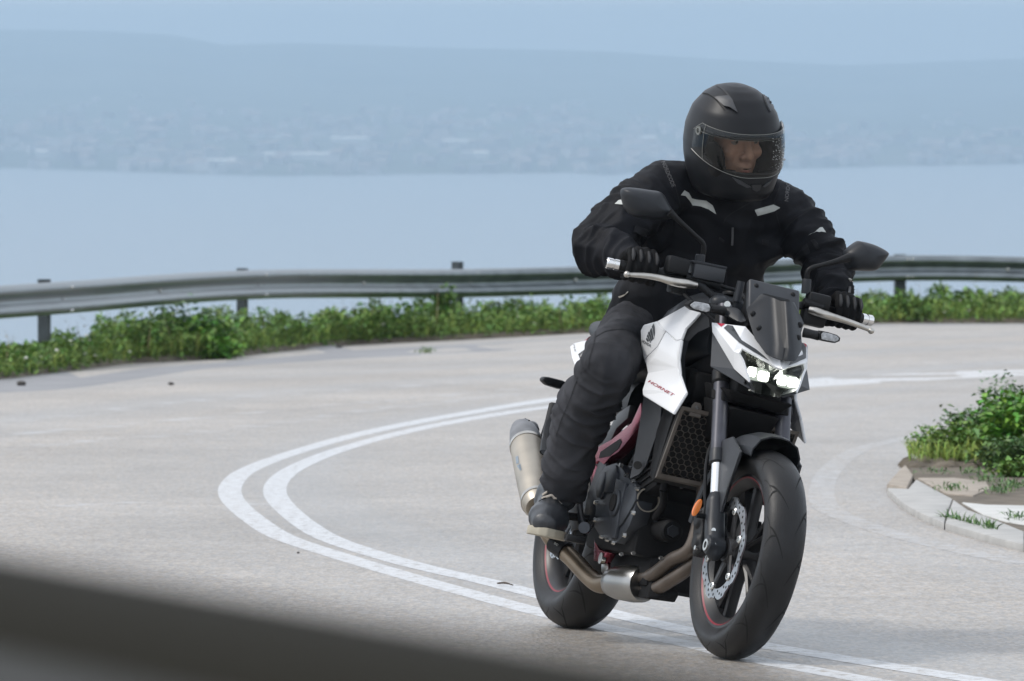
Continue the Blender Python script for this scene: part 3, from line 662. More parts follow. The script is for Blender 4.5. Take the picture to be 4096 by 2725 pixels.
kerb([(1300, 1060), (1480, 1078), (1800, 1085), (1800, 1225), (1600, 1192), (1450, 1145)], .025, 'concrete_pale', 'flat whitish slab lying inside the kerb', 'slab', 'slab', 'slabs on the kerb island')
kerb([(995, 892), (1250, 890), (1470, 915), (1500, 962), (1380, 1012), (1200, 1000), (1120, 962)], .028, 'concrete_brown', 'brown flat slab below the grassy bank', 'slab', 'slab', 'slabs on the kerb island')
def isl(px, py, up=0.0): return gp(px, py, up)
bm = bmesh.new()
for i in range(60):
    a = isl(3640 + 330 * i / 59, 1868 + 22 * math.sin(i * .3)); ball(bm, a + V(0, .12, .0), random.uniform(.04, .07), (1, 1, .75), 8, 6)
organic('earth_bank', bm, .02, 4, 'soil', M=ROADS, disp=lambda p, n: .01 * noise.noise(p * 20))
tag(bpy.data.objects['earth_bank'], 'low brown earth bank at the foot of the island plants', kind='structure')
bg = 'plants on the kerb island'
bush('bush', isl(4148, 1880) + V(.09, .35, 0), .34, .32, .45, 4200, .06, 'leaf_bright', 'bright green broad leaved bush at the right picture edge', 'bush', 14, group=bg)
bush('bush', isl(4238, 1880) + V(.2, .5, 0), .40, .4, .56, 4200, .07, 'leaf_bright', 'tall bright bush running out of the right edge', 'bush', 14, group=bg)
bush('bush', isl(4033, 1850) + V(0, .5, 0), .26, .3, .38, 2400, .04, 'leaf_dark', 'dark small leaved bush behind the low tussock', 'bush', 12, group=bg)
bush('bush', isl(4038, 1840) + V(.02, .8, 0), .15, .2, .46, 700, .035, 'leaf_pale', 'greyish airy shrub sticking up behind the bright bush', 'bush', 8, group=bg)
bush('bush', isl(3878, 1865) + V(0, .25, 0), .22, .22, .25, 2200, .035, 'leaf_mid', 'low green tussock nearest the island tip', 'bush', 12, group=bg)
bush('bush', isl(3783, 1858) + V(0, .2, 0), .12, .14, .18, 800, .032, 'leaf_bright', 'small bright tuft above the brown kerb stone', 'bush', 8, group=bg)
bush('sapling', isl(3898, 1850) + V(0, .4, 0), .05, .05, .36, 26, .06, 'leaf_mid', 'thin young shoot with a few leaves above the tussock', 'plant', 3, group=bg)
bush('bush', isl(4108, 1925) + V(0, .05, 0), .16, .08, .14, 900, .04, 'leaf_mid', 'low trailing plant spilling towards the whitish slab', 'bush', 9, group=bg)
bush('bush', isl(4048, 1890) + V(0, .1, 0), .2, .15, .22, 1100, .04, 'leaf_dark', 'dark trailing plant hanging over the brown slab', 'bush', 9, group=bg)
bm = bmesh.new()
for i in range(900):
    px = random.uniform(3640, 4150); a = isl(px, 1875 + random.uniform(-25, 15)) + V(0, random.uniform(-.02, .3), .04); leaf(bm, a, random.uniform(.05, .16), .006, random.uniform(0, 6.28), random.uniform(.8, 1.5), .4)
tag(fin(bm, 'island_grass', 'grass_blade', M=ROADS, shade=False), 'fine grass along the foot of the island plants', 'grass', kind='stuff')
bm = bmesh.new()
for (a, b, n_) in ((1230, 1020, 60), (1480, 960, 70), (1560, 1040, 90), (1660, 1000, 120), (1100, 900, 40), (1350, 905, 60), (1700, 1230, 50)):
    for i in range(n_):
        q = isl(*c12(a + random.gauss(0, 55), b + random.gauss(0, 9))) + V(0, 0, .03); leaf(bm, q, random.uniform(.02, .07), .008, random.uniform(0, 6.28), random.uniform(.1, 1.4), .5)
tag(fin(bm, 'slab_weeds', 'leaf_dark', M=ROADS, shade=False), 'small weeds growing between the island slabs', 'weeds', kind='stuff')
bm = bmesh.new(); k0, k1 = isl(*c12(1185, 1212)), isl(*c12(1550, 1305))
for i in range(260):
    a = k0.lerp(k1, random.random()) + V(0, random.uniform(-.03, .02), 0); leaf(bm, a, random.uniform(.03, .10), .008, random.uniform(0, 6.28), random.uniform(.5, 1.5), .4)
tag(fin(bm, 'weed_tuft', 'leaf_dark', M=ROADS, shade=False), 'dark spiky weed tuft growing at the kerb foot', 'weed')

# ------------------------------------------------------------------ small litter on the road
for (px, py, r_, m, lab) in ((85, 1543, .04, 'stone_dark', 'dark stone on the grey shoulder at far left'), (684, 1541, .024, 'stone_dark', 'small brown stone on the asphalt below the tall weed'), (1357, 1392, .035, 'stone_dark', 'reddish clod at the edge of the weeds'), (1192, 2214, .006, 'stone_dark', 'tiny dark pebble beside the centre line')):
    p = gp(px, py); bm = bmesh.new(); bmesh.ops.create_icosphere(bm, subdivisions=2, radius=r_)
    for v in bm.verts: v.co *= 1 + .35 * noise.noise(v.co * 40 + V(px, 0, 0)); v.co.z *= .6
    tag(fin(bm, 'stone', m, M=ROADS @ Matrix.Translation(p + V(0, 0, r_ * .45))), lab, 'stone', 'loose stones on the road')
bush('grass_tuft', gp(1697, 1412), .06, .05, .07, 70, .035, 'leaf_mid', 'small green tuft growing through the shoulder', 'weed', 4)
bm = bmesh.new(); tube(bm, [gp(1990, 2343) + V(0, 0, .008), gp(2020, 2346) + V(0, 0, .012), gp(2052, 2351) + V(0, 0, .009)], [.003, .004, .002], 6, 4)
tag(fin(bm, 'twig', 'twig', M=ROADS), 'short brown twig lying on the white centre line', 'twig')

# ------------------------------------------------------------------ photographer's parked car: window ledge low in the frame
A_, D_ = V(.006, 1.5, 0), V(-.17, .43, 0).normalized(); N_ = V(D_.y, -D_.x, 0)
if N_.x > 0: N_ = -N_
N_ = V(-D_.y, D_.x, 0)      # points away from the lens
ZL = 1.081
car = tag(empty('parked_car', M=ROADS @ Matrix.Translation(A_)), 'dark parked car whose blurred window ledge crosses the lower left', 'car')
def sweep(prof, t0, t1, name, m, par, n=16):
    bm = bmesh.new(); pr = None
    for i in range(n + 1):
        t_ = t0 + (t1 - t0) * i / n; r1 = [bm.verts.new(D_ * t_ + N_ * a + V(0, 0, z)) for a, z in prof]
        if pr:
            for k in range(len(prof)): bm.faces.new((pr[k], pr[(k + 1) % len(prof)], r1[(k + 1) % len(prof)], r1[k]))
        else: bm.faces.new(r1[::-1])
        pr = r1
    bm.faces.new(pr); return fin(bm, name, m, par, sharp=50)
sweep([(.02, ZL - .012), (.012, ZL - .03), (-.02, ZL - .10), (-.05, ZL - .25), (-.06, ZL - .45), (-.045, .42), (.0, .27), (.10, .25), (.12, ZL - .05), (.10, ZL - .02)], -2.0, 2.2, 'door', 'car_paint', car)
sweep([(.0, ZL - .028), (-.004, ZL - .012), (.008, ZL - .001), (.03, ZL), (.06, ZL - .006), (.07, ZL - .02), (.03, ZL - .03)], -2.0, 2.2, 'window_seal', 'car_trim', car)
for t_ in (-1.6, 1.8):
    bm = bmesh.new(); lathe(bm, [(.20, -.09), (.29, -.1), (.315, -.07), (.315, .07), (.29, .1), (.20, .09)], D_ * t_ + N_ * .12 + V(0, 0, .315), N_, 32)
    disc(bm, D_ * t_ + N_ * .12 + V(0, 0, .315), N_, .2, .12, 24); fin(bm, 'wheel', 'rubber', car)

# ================================================================== MOTORCYCLE
moto = tag(empty('motorcycle', M=ROAD @ BIKE), 'white naked sports motorcycle leaning into the bend with lit headlight', 'motorcycle')
AX_F, AX_R = V(1.42, 0, .30), V(0, 0, .312)
def wheel(name, c, rad, hw, T, rimw, stripe=True, nsp=5, label=None):
    bm = bmesh.new(); k = hw / .06
    pr = [(.222, -rimw), (.222, -rimw + .006), (.205, -rimw + .012), (.196, -.015), (.196, .015), (.205, rimw - .012), (.222, rimw - .006), (.222, rimw), (.213, rimw + .001), (.200, rimw - .008), (.186, .02), (.186, -.02), (.200, -rimw + .008), (.213, -rimw - .001)]
    lathe(bm, pr, c, seg=72); w = fin(bm, name, 'rim_black', moto, T=T)
    bm = bmesh.new(); pr = []; dr = rad - .25 if hw < .07 else rad - .258
    for i in range(-10, 11):
        s = i / 10; h = hw * math.sin(s * math.pi / 2); r_ = rad - (rad - .252) * (1 - math.cos(s * math.pi / 2)) ** 1.0 * .98
        pr.append((r_, h))
    pr = [(.216, -rimw + .002), (.226, -rimw - .003), (.24, -hw * .97)] + pr + [(.24, hw * .97), (.226, rimw + .003), (.216, rimw - .002)]
    lathe(bm, pr, c, seg=120); ty = fin(bm, 'tyre', 'rubber', w, T=T, sharp=60)
    def surf(a, s):      # a angle round the wheel, s -1..1 across
        h = hw * math.sin(s * math.pi / 2); r_ = rad - (rad - .252) * (1 - math.cos(s * math.pi / 2)) * .98
        return c + V(math.cos(a) * (r_ + .0006), h, math.sin(a) * (r_ + .0006))
    bm = bmesh.new(); N = 13
    for i in range(N):
        for sd in (-1, 1):
            a0 = 2 * math.pi * (i + (.5 if sd > 0 else 0)) / N
            for (s0, s1, da, wd) in ((.12, .72, .30, .034), (.42, .86, -.12, .026), (.62, .9, .22, .022)):
                pr_ = None
                for q in range(9):
                    f_ = q / 8; s = s0 + (s1 - s0) * f_; a = a0 + da * f_ + (.2 if s0 > .3 else 0) + .05 * math.sin(f_ * 3); ww = wd * math.sin(math.pi * (.08 + .84 * f_)) * .5
                    r1 = [bm.verts.new(surf(a - ww, sd * s)), bm.verts.new(surf(a + ww, sd * s))]
                    if pr_: bm.faces.new((pr_[0], pr_[1], r1[1], r1[0]))
                    pr_ = r1
    tag(fin(bm, 'tread_grooves', 'groove', w, T=T), kind='stuff')
    if stripe:
        bm = bmesh.new()
        for sd in (-1, 1):
            lathe(bm, [(.2130, sd * (rimw + .0018)), (.2130, sd * (rimw - .001)), (.2085, sd * (rimw - .005)), (.2085, sd * (rimw - .0020))], c, seg=72)
        fin(bm, 'rim_stripe', 'red_stripe', w, T=T)
    bm = bmesh.new(); lathe(bm, [(.012, -.07), (.034, -.07), (.042, -.05), (.036, -.03), (.036, .03), (.042, .05), (.034, .07), (.012, .07)], c, seg=32); fin(bm, 'hub', 'rim_black', w, T=T)
    for i in range(nsp):
        bm = bmesh.new()
        for da in (-.17, .17):
            a = 2 * math.pi * i / nsp + .55; d0 = V(math.cos(a), 0, math.sin(a)); d1 = V(math.cos(a + da), 0, math.sin(a + da)); md = V(math.cos(a + da * .55), 0, math.sin(a + da * .55))
            tube(bm, [c + d0 * .03, c + md * .09, c + d1 * .192], [.017, .012, .012], 8, 4, flat=(.75, 1.5), up=(d0.z, 0, -d0.x))
        fin(bm, 'spoke', 'rim_black', w, T=T)
    return w
def rotor(w, c, y, ro, ri, T, nb=6, car=True):
    bm = bmesh.new(); n = 120; rings = []
    for i in range(n):
        a = 2 * math.pi * i / n; s = math.sin(a * 9); r_ = ro - .004 + .004 * max(-1, min(1, s * 2.2)); d = V(math.cos(a), 0, math.sin(a))
        rings.append([bm.verts.new(c + V(0, y + yy, 0) + d * r2) for r2, yy in ((ri, -.0022), (r_, -.0022), (r_, .0022), (ri, .0022))])
    for i in range(n):
        A, B = rings[i], rings[(i + 1) % n]
        for k in range(4): bm.faces.new((A[k], A[(k + 1) % 4], B[(k + 1) % 4], B[k]))
    dsc = fin(bm, 'brake_disc', 'rotor', w, T=T)
    bm = bmesh.new(); sd = -1 if y < 0 else 1
    for i in range(54):
        a = 2 * math.pi * i / 54; r2 = ri + (ro - ri) * (.22, .5, .74)[i % 3]; p = c + V(math.cos(a) * r2, y + sd * .0023, math.sin(a) * r2); disc(bm, p, (0, 1, 0), .0042, .0006, 8)
    tag(fin(bm, 'disc_holes', 'groove', w, T=T), kind='stuff')
    bm = bmesh.new()
    for i in range(nb):
        a = 2 * math.pi * i / nb + .3; d = V(math.cos(a), 0, math.sin(a)); tube(bm, [c + V(0, y * .8, 0) + d * .03, c + V(0, y, 0) + d * (ri - .004)], [.016, .010], 8, flat=(1, .5), up=(0, 0, 1) if abs(d.z) < .7 else (1, 0, 0))
    fin(bm, 'disc_carrier', 'rim_black', w, T=T)
    for i in range(nb):
        a = 2 * math.pi * i / nb + .3; p = c + V(math.cos(a) * (ri - .004), y + sd * .002, math.sin(a) * (ri - .004)); bm = bmesh.new(); lathe(bm, [(.0055, -.004), (.0125, -.004), (.0125, .003), (.0095, .0055), (.0055, .0055)], p, (0, sd, 0), 16); disc(bm, p, (0, 1, 0), .004, .008, 8); fin(bm, 'rotor_bolt', 'bolt_steel', w, T=T)
fw = wheel('front_wheel', AX_F, .300, .061, STEER, .044)
for y in (-.070, .070): rotor(fw, AX_F, y, .148, .114, STEER)
rw = wheel('rear_wheel', AX_R, .314, .081, None, .060)
rotor(rw, AX_R, -.085, .120, .090, None, 5)

# ---------------------------------------------------------------- fork, mudguard, calipers (steered frame)
def fk(z, y, dx=0): return V(1.405 - (z - .30) * .466 + dx, y, z)
for sd in (-1, 1):
    y = .098 * sd; bm = bmesh.new()
    tube(bm, [fk(.985, y), fk(.80, y), fk(.555, y)], [.0215, .022, .022], 24)
    leg = fin(bm, 'fork_leg', 'fork_grey', moto, T=STEER)
    bm = bmesh.new(); tube(bm, [fk(.57, y), fk(.565, y), fk(.535, y), fk(.532, y)], [.0235, .0248, .0248, .021], 24); fin(bm, 'dust_seal', 'dark_grey', leg, T=STEER)
    bm = bmesh.new(); tube(bm, [fk(.54, y), fk(.36, y)], .0175, 20); fin(bm, 'slider', 'chrome', leg, T=STEER)
    bm = bmesh.new(); tube(bm, [fk(.435, y), fk(.43, y), fk(.36, y), fk(.33, y, .005), fk(.285, y, .01)], [.024, .027, .029, .030, .026], 20, round_cap=True)
    tube(bm, [V(1.42, y - .025 * sd, .30), V(1.42, y + .028 * sd, .30)], .026, 20)
    box(bm, fk(.37, y, -.035), (.05, .03, .07)); box(bm, fk(.345, y * .96, -.05), (.055, .034, .10), Matrix.Rotation(R(-25), 3, 'Y'))
    organic('axle_casting', bm, .005, 3, 'dark_grey', leg)
    lg = [o for o in leg.children if o.name.startswith('axle_casting')][0]; lg.data.transform(STEER)
    for bz, dx in ((.345, .028), (.305, .034)):
        bm = bmesh.new(); p = fk(bz, y + sd * .012, dx); disc(bm, p, (1, sd * .6, 0), .0065, .012, 12); fin(bm, 'pinch_bolt', 'bolt_steel', leg, T=STEER)
    bm = bmesh.new(); p = V(1.42, y + sd * .029, .30); lathe(bm, [(.010, -.004), (.017, -.004), (.017, .003), (.010, .003)], p, (0, sd, 0), 20); fin(bm, 'axle_nut', 'bolt_steel', leg, T=STEER)
    # upper clamp ring
    bm = bmesh.new(); tube(bm, [fk(.80, y), fk(.795, y), fk(.765, y), fk(.76, y)], [.023, .0275, .0275, .023], 24); fin(bm, 'fork_collar', 'black_plastic', leg, T=STEER)
    # caliper behind the leg
    bm = bmesh.new(); Mc = Matrix.Rotation(R(-20), 3, 'Y'); c0 = V(1.315, sd * .082, .335)
    box(bm, c0 + V(0, sd * .022, 0), (.058, .034, .135), Mc); box(bm, c0 - V(0, sd * .030, 0), (.05, .022, .125), Mc); box(bm, c0 + V(-.032, 0, 0), (.02, .075, .10), Mc)
    for q in (-.032, .032): tube(bm, [c0 + Mc @ V(0, sd * .03, q), c0 + Mc @ V(0, sd * .048, q)], .022, 16)
    cal = organic('brake_caliper', bm, .0045, 2, 'black_plastic', moto); cal.data.transform(STEER)
    for q in (-.055, .055):
        bm = bmesh.new(); disc(bm, c0 + Mc @ V(.012, sd * .044, q), (0, 1, 0), .007, .008, 10); fin(bm, 'caliper_bolt', 'bolt_steel', cal, T=STEER)
    bm = bmesh.new(); ro = FR(2785, 2031, x=1.335) if sd < 0 else None
    p = FR(2787, 2031, x=1.335); p = V(p.x, abs(p.y) * sd, p.z)
    tube(bm, [p - V(.004, 0, 0), p + V(.006, 0, 0)], .0125, 24, flat=(2.1, .75) if True else None, up=(.05, sd * -.25, 1)); fin(bm, 'reflector', 'amber', moto, T=STEER, bev=.002)
    bm = bmesh.new(); tube(bm, [p + V(-.004, sd * -.004, -.02), fk(.38, y, -.02)], .008, 6); fin(bm, 'reflector_stay', 'black_plastic', moto, T=STEER)
    # brake hose and abs wire
    bm = bmesh.new(); tube(bm, [fk(.36, y, -.06), fk(.45, y * 1.15, -.05), fk(.56, y * 1.1, -.05), fk(.66, y * .6, -.06), fk(.74, y * .2, -.05)], .0055, 8, 6); fin(bm, 'brake_hose', 'black_plastic', moto, T=STEER)
bm = bmesh.new()
for z, hx in ((.955, .045), (.74, .05)):
    bm = bmesh.new(); pts = [fk(z, -.128, .0), fk(z, -.10, .028), fk(z, 0, .01), fk(z, .10, .028), fk(z, .128, .0), fk(z, .10, -.035), fk(z, 0, -.06), fk(z, -.10, -.035)]; plate(bm, pts, V(.013, 0, -.028))
    fin(bm, 'triple_clamp', 'engine_black', moto, T=STEER, bev=.004)
bm = bmesh.new(); tube(bm, [fk(.97, 0, -.035), fk(.70, 0, -.035)], .03, 20); fin(bm, 'steering_stem', 'black_plastic', moto, T=STEER)
# mudguard
bm = bmesh.new(); rows = []
for i in range(22):
    a = R(79 + (168 - 79) * i / 21); f_ = i / 21
    rr = .326 + .006 * math.sin(f_ * 3.1); lip = 1 - .5 * (1 - min(1, f_ / .18)) ** 2 * .5
    hw = .083 * (.86 + .14 * min(1, f_ / .25)); low = .275
    sec = [(-hw - .002, low), (-hw - .002, .296), (-hw * .80, rr), (-hw * .40, rr + .014), (0, rr + .017), (hw * .40, rr + .014), (hw * .80, rr), (hw + .002, .296), (hw + .002, low)]
    sec += [(y * .955, r_ - .004) for y, r_ in sec[::-1]]
    rows.append([bm.verts.new(AX_F + V(math.cos(a) * r_, y, math.sin(a) * r_)) for y, r_ in sec])
for a, b in zip(rows, rows[1:]):
    for k in range(len(a)): bm.faces.new((a[k], a[(k + 1) % len(a)], b[(k + 1) % len(a)], b[k]))
bm.faces.new(rows[0][::-1]); bm.faces.new(rows[-1])
mud = fin(bm, 'mudguard', 'dark_grey', moto, T=STEER, sharp=22)
for sd in (-1, 1):
    bm = bmesh.new(); y = sd * .088
    pts = [V(1.445, y, .575), V(1.36, y, .615), V(1.28, y, .60), V(1.285, y, .50), V(1.325, y, .41), V(1.36, y, .385), V(1.395, y, .40), V(1.40, y, .47)]
    plate(bm, pts, (0, sd * .008, 0)); fin(bm, 'side_stay', 'grey_plastic', mud, T=STEER, bev=.003)
    bm = bmesh.new(); disc(bm, V(1.365, y + sd * .012, .405), (0, 1, 0), .010, .01, 14); fin(bm, 'stay_bolt', 'bolt_steel', mud, T=STEER)

# ---------------------------------------------------------------- headlight cowl (steered frame)
def half(pts, faces, name, m, par=moto, th=.006, bev=0.0, sharp=12, both=True):
    bm = bmesh.new(); vs = [FR(*c5(a, b), x=x) for a, b, x in pts]
    shell(bm, vs, faces, th)
    if both: mirror_y(bm)
    return fin(bm, name, m, par, T=STEER, sharp=sharp, bev=bev)
cp = dict(a=(330, 315, 1.125), b=(630, 350, 1.20), c=(770, 510, 1.255), d=(850, 610, 1.297), e=(955, 640, 1.318), f=(985, 738, 1.345), g=(900, 712, 1.335), h=(840, 668, 1.32), i=(600, 545, 1.264), j=(552, 510, 1.25), k=(335, 400, 1.13), l=(530, 730, 1.24), m=(664, 850, 1.315), n=(640, 770, 1.305), o=(602, 650, 1.283), p=(572, 590, 1.268), q=(525, 575, 1.25), t=(318, 705, 1.20), u=(695, 925, 1.285), r=(892, 985, 1.27), s=(880, 850, 1.256))
ks = list(cp); ix = {k: n_ for n_, k in enumerate(ks)}; pts = [cp[k] for k in ks]
def F_(s): return [tuple(ix[ch] for ch in w) for w in s.split()]
# centre-line vertices are pulled onto y = 0
def cowl(faces, name, m, th=.006, par=moto, bev=0.0):
    bm = bmesh.new(); vs = [FR(*c5(a, b), x=x) for a, b, x in pts]
    for k in 'efrs': vs[ix[k]].y = 0
    shell(bm, vs, F_(faces), th)
    bmesh.ops.delete(bm, geom=[v for v in bm.verts if not v.link_faces], context='VERTS'); mirror_y(bm)
    return fin(bm, name, m, par, T=STEER, sharp=14, bev=bev)
def cowl2(faces, name, m, th=.006):
    bm = bmesh.new(); vs = [FR(*c5(a, b), x=x) for a, b, x in pts]; shell(bm, vs, F_(faces), th)
    bmesh.ops.delete(bm, geom=[v for v in bm.verts if not v.link_faces], context='VERTS'); return fin2(bm, name, m, moto, T=STEER, sharp=14)
nose = cowl('ajb bji bic cih chd dhg dge egf', 'nose_cowl', 'white_body')
nside = cowl2('akq aqj jqi iqp qlp kl q'.replace('kl q', 'klq') + ' plo oln nlm', 'nose_side', 'white_body')
lower = cowl2('klt ltu lmu', 'lower_cowl', 'grey_plastic', .008)
lamp = cowl('ips pos ons nms mus usr ihs hgs gfs', 'headlight', 'lamp_house', .004); lamp.data.transform(STEER @ Matrix.Translation((-.034, 0, 0)) @ STEER_I)
bm = bmesh.new()
for sd in (1,):
    pass
lb = bvh_of([nose, nside])
MB = BIKE_I
def both_sides(bm2, tgt, name, m, par, off, thick=0.0):
    o = decal2d(bm2, tgt, name, m, par, off, thick=thick)
    return o
def mirror_front(o, name=None):          # the same panel on the other side of the steered nose
    me = o.data.copy(); me.transform(STEER_I); me.transform(Matrix.Diagonal((1, -1, 1, 1))); me.transform(STEER); me.flip_normals()
    q = bpy.data.objects.new(o.name.split('.')[0], me); return link(q, o.parent)
st = decal2d(pxpoly([c5(*p) for p in [(470, 338), (518, 346), (492, 374), (595, 474), (730, 560), (790, 610), (845, 662), (700, 578), (572, 495), (437, 366)]]), lb, 'dark_stripe', 'decal_dark', nose); mirror_front(st)
st = decal2d(pxpoly([c5(*p) for p in [(376, 322), (450, 330), (414, 356)]]), lb, 'red_flash', 'decal_red', nose); mirror_front(st)
# LED projectors and reflectors
lb2 = bvh_of([lamp])
for i, (a, b, w_, h_, par_) in enumerate([(745, 780, 108, 66, 0), (1006, 845, 100, 66, 0)]):
    p = FR(*c5(a, b), x=1.268); s_ = .4464 / 1425; bm = bmesh.new(); box(bm, p, (.016, 2 * w_ * s_ * .92, 2 * h_ * s_ * .92), Matrix.Rotation(R(2), 3, 'X')); fin(bm, 'lamp_module', 'led_glow', lamp, T=STEER, bev=.0075, bseg=3)
for i, (a, b, w_, h_) in enumerate([(688, 757, 40, 48), (792, 798, 54, 50), (957, 832, 44, 50), (1054, 852, 50, 50)]):
    p = FR(*c5(a, b), x=1.279); s_ = .4464 / 1425; bm = bmesh.new(); box(bm, p, (.014, 2 * w_ * s_ * .92, 2 * h_ * s_ * .88), Matrix.Rotation(R(3), 3, 'X')); fin(bm, 'led_lamp', 'led', lamp, T=STEER, bev=.005, bseg=3)
o = decal2d(pxpoly([c5(*p) for p in [(612, 572), (660, 590), (760, 640), (800, 690), (740, 690), (680, 680), (640, 660), (625, 620)]]), lb2, 'daytime_reflector', 'lamp_reflector', lamp, .004, thick=.002); mirror_front(o)
o = decal2d(pxpoly([c5(*p) for p in [(590, 640), (612, 660), (640, 730), (625, 735)]]), lb2, 'side_reflector', 'lamp_reflector', lamp, .003, thick=.002); mirror_front(o)
gm_ = bpy.data.materials.new('lamp_glass'); gm_.use_nodes = True; t = gm_.node_tree; t.nodes.clear(); MATS['lamp_glass'] = gm_
tr = t.nodes.new('ShaderNodeBsdfTransparent'); tr.inputs['Color'].default_value = (.86, .90, .86, 1); gl_ = t.nodes.new('ShaderNodeBsdfGlossy'); gl_.inputs['Roughness'].default_value = .05
fr_ = t.nodes.new('ShaderNodeFresnel'); fr_.inputs['IOR'].default_value = 1.45; mx = t.nodes.new('ShaderNodeMixShader'); ou = t.nodes.new('ShaderNodeOutputMaterial')
t.links.new(fr_.outputs[0], mx.inputs[0]); t.links.new(tr.outputs[0], mx.inputs[1]); t.links.new(gl_.outputs[0], mx.inputs[2]); t.links.new(mx.outputs[0], ou.inputs['Surface'])
bm = bmesh.new(); vs = [FR(*c5(a, b), x=x - .003) for a, b, x in pts]
for k in 'efrs': vs[ix[k]].y = 0
vs[ix['s']].x += .04
poly(bm, vs, F_('ips pos ons nms mus usr ihs hgs gfs')); bmesh.ops.delete(bm, geom=[v for v in bm.verts if not v.link_faces], context='VERTS'); mirror_y(bm); fin(bm, 'lamp_glass', gm_, lamp, T=STEER, sharp=60)
# under-lamp bulk: horn, ducts and wiring cover
bm = bmesh.new(); vs = [V(1.255, -.075, .70), V(1.255, .075, .70), V(1.12, .12, .72), V(1.12, -.12, .72), V(1.20, -.06, .62), V(1.20, .06, .62), V(1.10, .08, .60), V(1.10, -.08, .60)]
poly(bm, vs, [(0, 1, 2, 3), (4, 7, 6, 5), (0, 4, 5, 1), (1, 5, 6, 2), (2, 6, 7, 3), (3, 7, 4, 0)]); fin(bm, 'under_cowl', 'engine_black', moto, T=STEER, bev=.008)
bm = bmesh.new(); vs = [V(1.27, -.10, .745), V(1.27, .10, .745), V(1.13, .13, .76), V(1.13, -.13, .76), V(1.25, -.075, .715), V(1.25, .075, .715), V(1.12, .11, .715), V(1.12, -.11, .715)]
poly(bm, vs, [(0, 1, 2, 3), (4, 7, 6, 5), (0, 4, 5, 1), (1, 5, 6, 2), (2, 6, 7, 3), (3, 7, 4, 0)]); fin(bm, 'lamp_bracket', 'engine_black', moto, T=STEER, bev=.006)
bm = bmesh.new(); vs = [V(1.235, -.07, .845), V(1.235, .07, .845), V(1.12, .11, .88), V(1.12, -.11, .88), V(1.24, -.07, .74), V(1.24, .07, .74), V(1.14, .10, .74), V(1.14, -.10, .74)]
poly(bm, vs, [(0, 1, 2, 3), (4, 7, 6, 5), (0, 4, 5, 1), (1, 5, 6, 2), (2, 6, 7, 3), (3, 7, 4, 0)]); fin(bm, 'cowl_inner', 'black_plastic', moto, T=STEER, bev=.006)
# flyscreen
wp = [(770, 58, 1.20), (640, 195, 1.212), (662, 292, 1.228), (760, 465, 1.282), (842, 598, 1.322), (866, 616, 1.330), (845, 80, 1.225), (880, 500, 1.32)]
bm = bmesh.new(); vs = [FR(*c5(a, b), x=x) for a, b, x in wp]
vs[3].y = min(vs[3].y, -.074); vs[4].y = -.047; vs[5].y = -.037; vs[7].y = min(vs[7].y, -.036)
cl = [V(vs[6].x + .006, 0, vs[6].z - .006), V(vs[7].x + .012, 0, vs[7].z - .006), V(vs[5].x + .010, 0, vs[5].z - .006)]
vs = vs + cl
shell(bm, vs, [(0, 1, 6), (1, 2, 6), (2, 7, 6), (2, 3, 7), (3, 4, 7), (4, 5, 7), (6, 7, 9, 8), (7, 5, 10, 9)], .005); mirror_y(bm)
scr = fin(bm, 'flyscreen', 'dark_grey', moto, T=STEER, sharp=50)
sb = bvh_of([scr])
for a, b in ((697, 235), (752, 365)):
    o, d = _loc(*c5(a, b), BIKE_I); h = sb.ray_cast(o, d)
    if h[0]:
        p = STEER_I @ h[0]
        for sd in (1, -1):
            bm = bmesh.new(); ball(bm, V(p.x + .002, p.y * sd, p.z), .0085, (.6, 1, 1), 12, 8); fin(bm, 'rivet', 'black_plastic', scr, T=STEER)
# dash display hood
q0, q1 = FR(3012, 1118, x=1.18), FR(3214, 1170, x=1.18); yc = (q0.y + q1.y) / 2; wd = (q1.y - q0.y); zc = (q0.z + q1.z) / 2
Md = Matrix.Rotation(R(-28), 3, 'Y')
bm = bmesh.new(); box(bm, V(1.190, yc, zc - .045), (.026, wd, .10), Md); dash = fin(bm, 'dashboard', 'grey_plastic', moto, T=STEER, bev=.007, bseg=3)
bm = bmesh.new(); box(bm, V(1.190, yc, zc - .045) + Md @ V(-.0142, 0, 0), (.002, wd - .03, .085), Md); fin(bm, 'screen', 'lamp_house', dash, T=STEER)
bm = bmesh.new(); box(bm, V(1.190, yc, zc - .045) + Md @ V(.019, .0, -.010), (.016, wd * .55, .03), Md); fin(bm, 'rear_boss', 'black_plastic', dash, T=STEER, bev=.006)
for sd in (-1, 1):
    bm = bmesh.new(); y = yc + sd * (wd / 2 - .010)
    pts = [V(1.17, y, zc - .01), V(1.19, y, zc - .03), V(1.19, y, zc - .09), V(1.215, y, zc - .13), V(1.185, y, zc - .14), V(1.14, y, zc - .09), V(1.145, y, zc - .03)]
    plate(bm, pts, (0, -sd * .014, 0)); fin(bm, 'side_bracket', 'black_plastic', dash, T=STEER, bev=.004)
    bm = bmesh.new(); ball(bm, V(1.190, yc, zc - .045) + Md @ V(.012, sd * (wd / 2 - .022), .03), .008, (.7, 1, 1), 10, 8); fin(bm, 'bracket_bolt', 'black_plastic', dash, T=STEER)

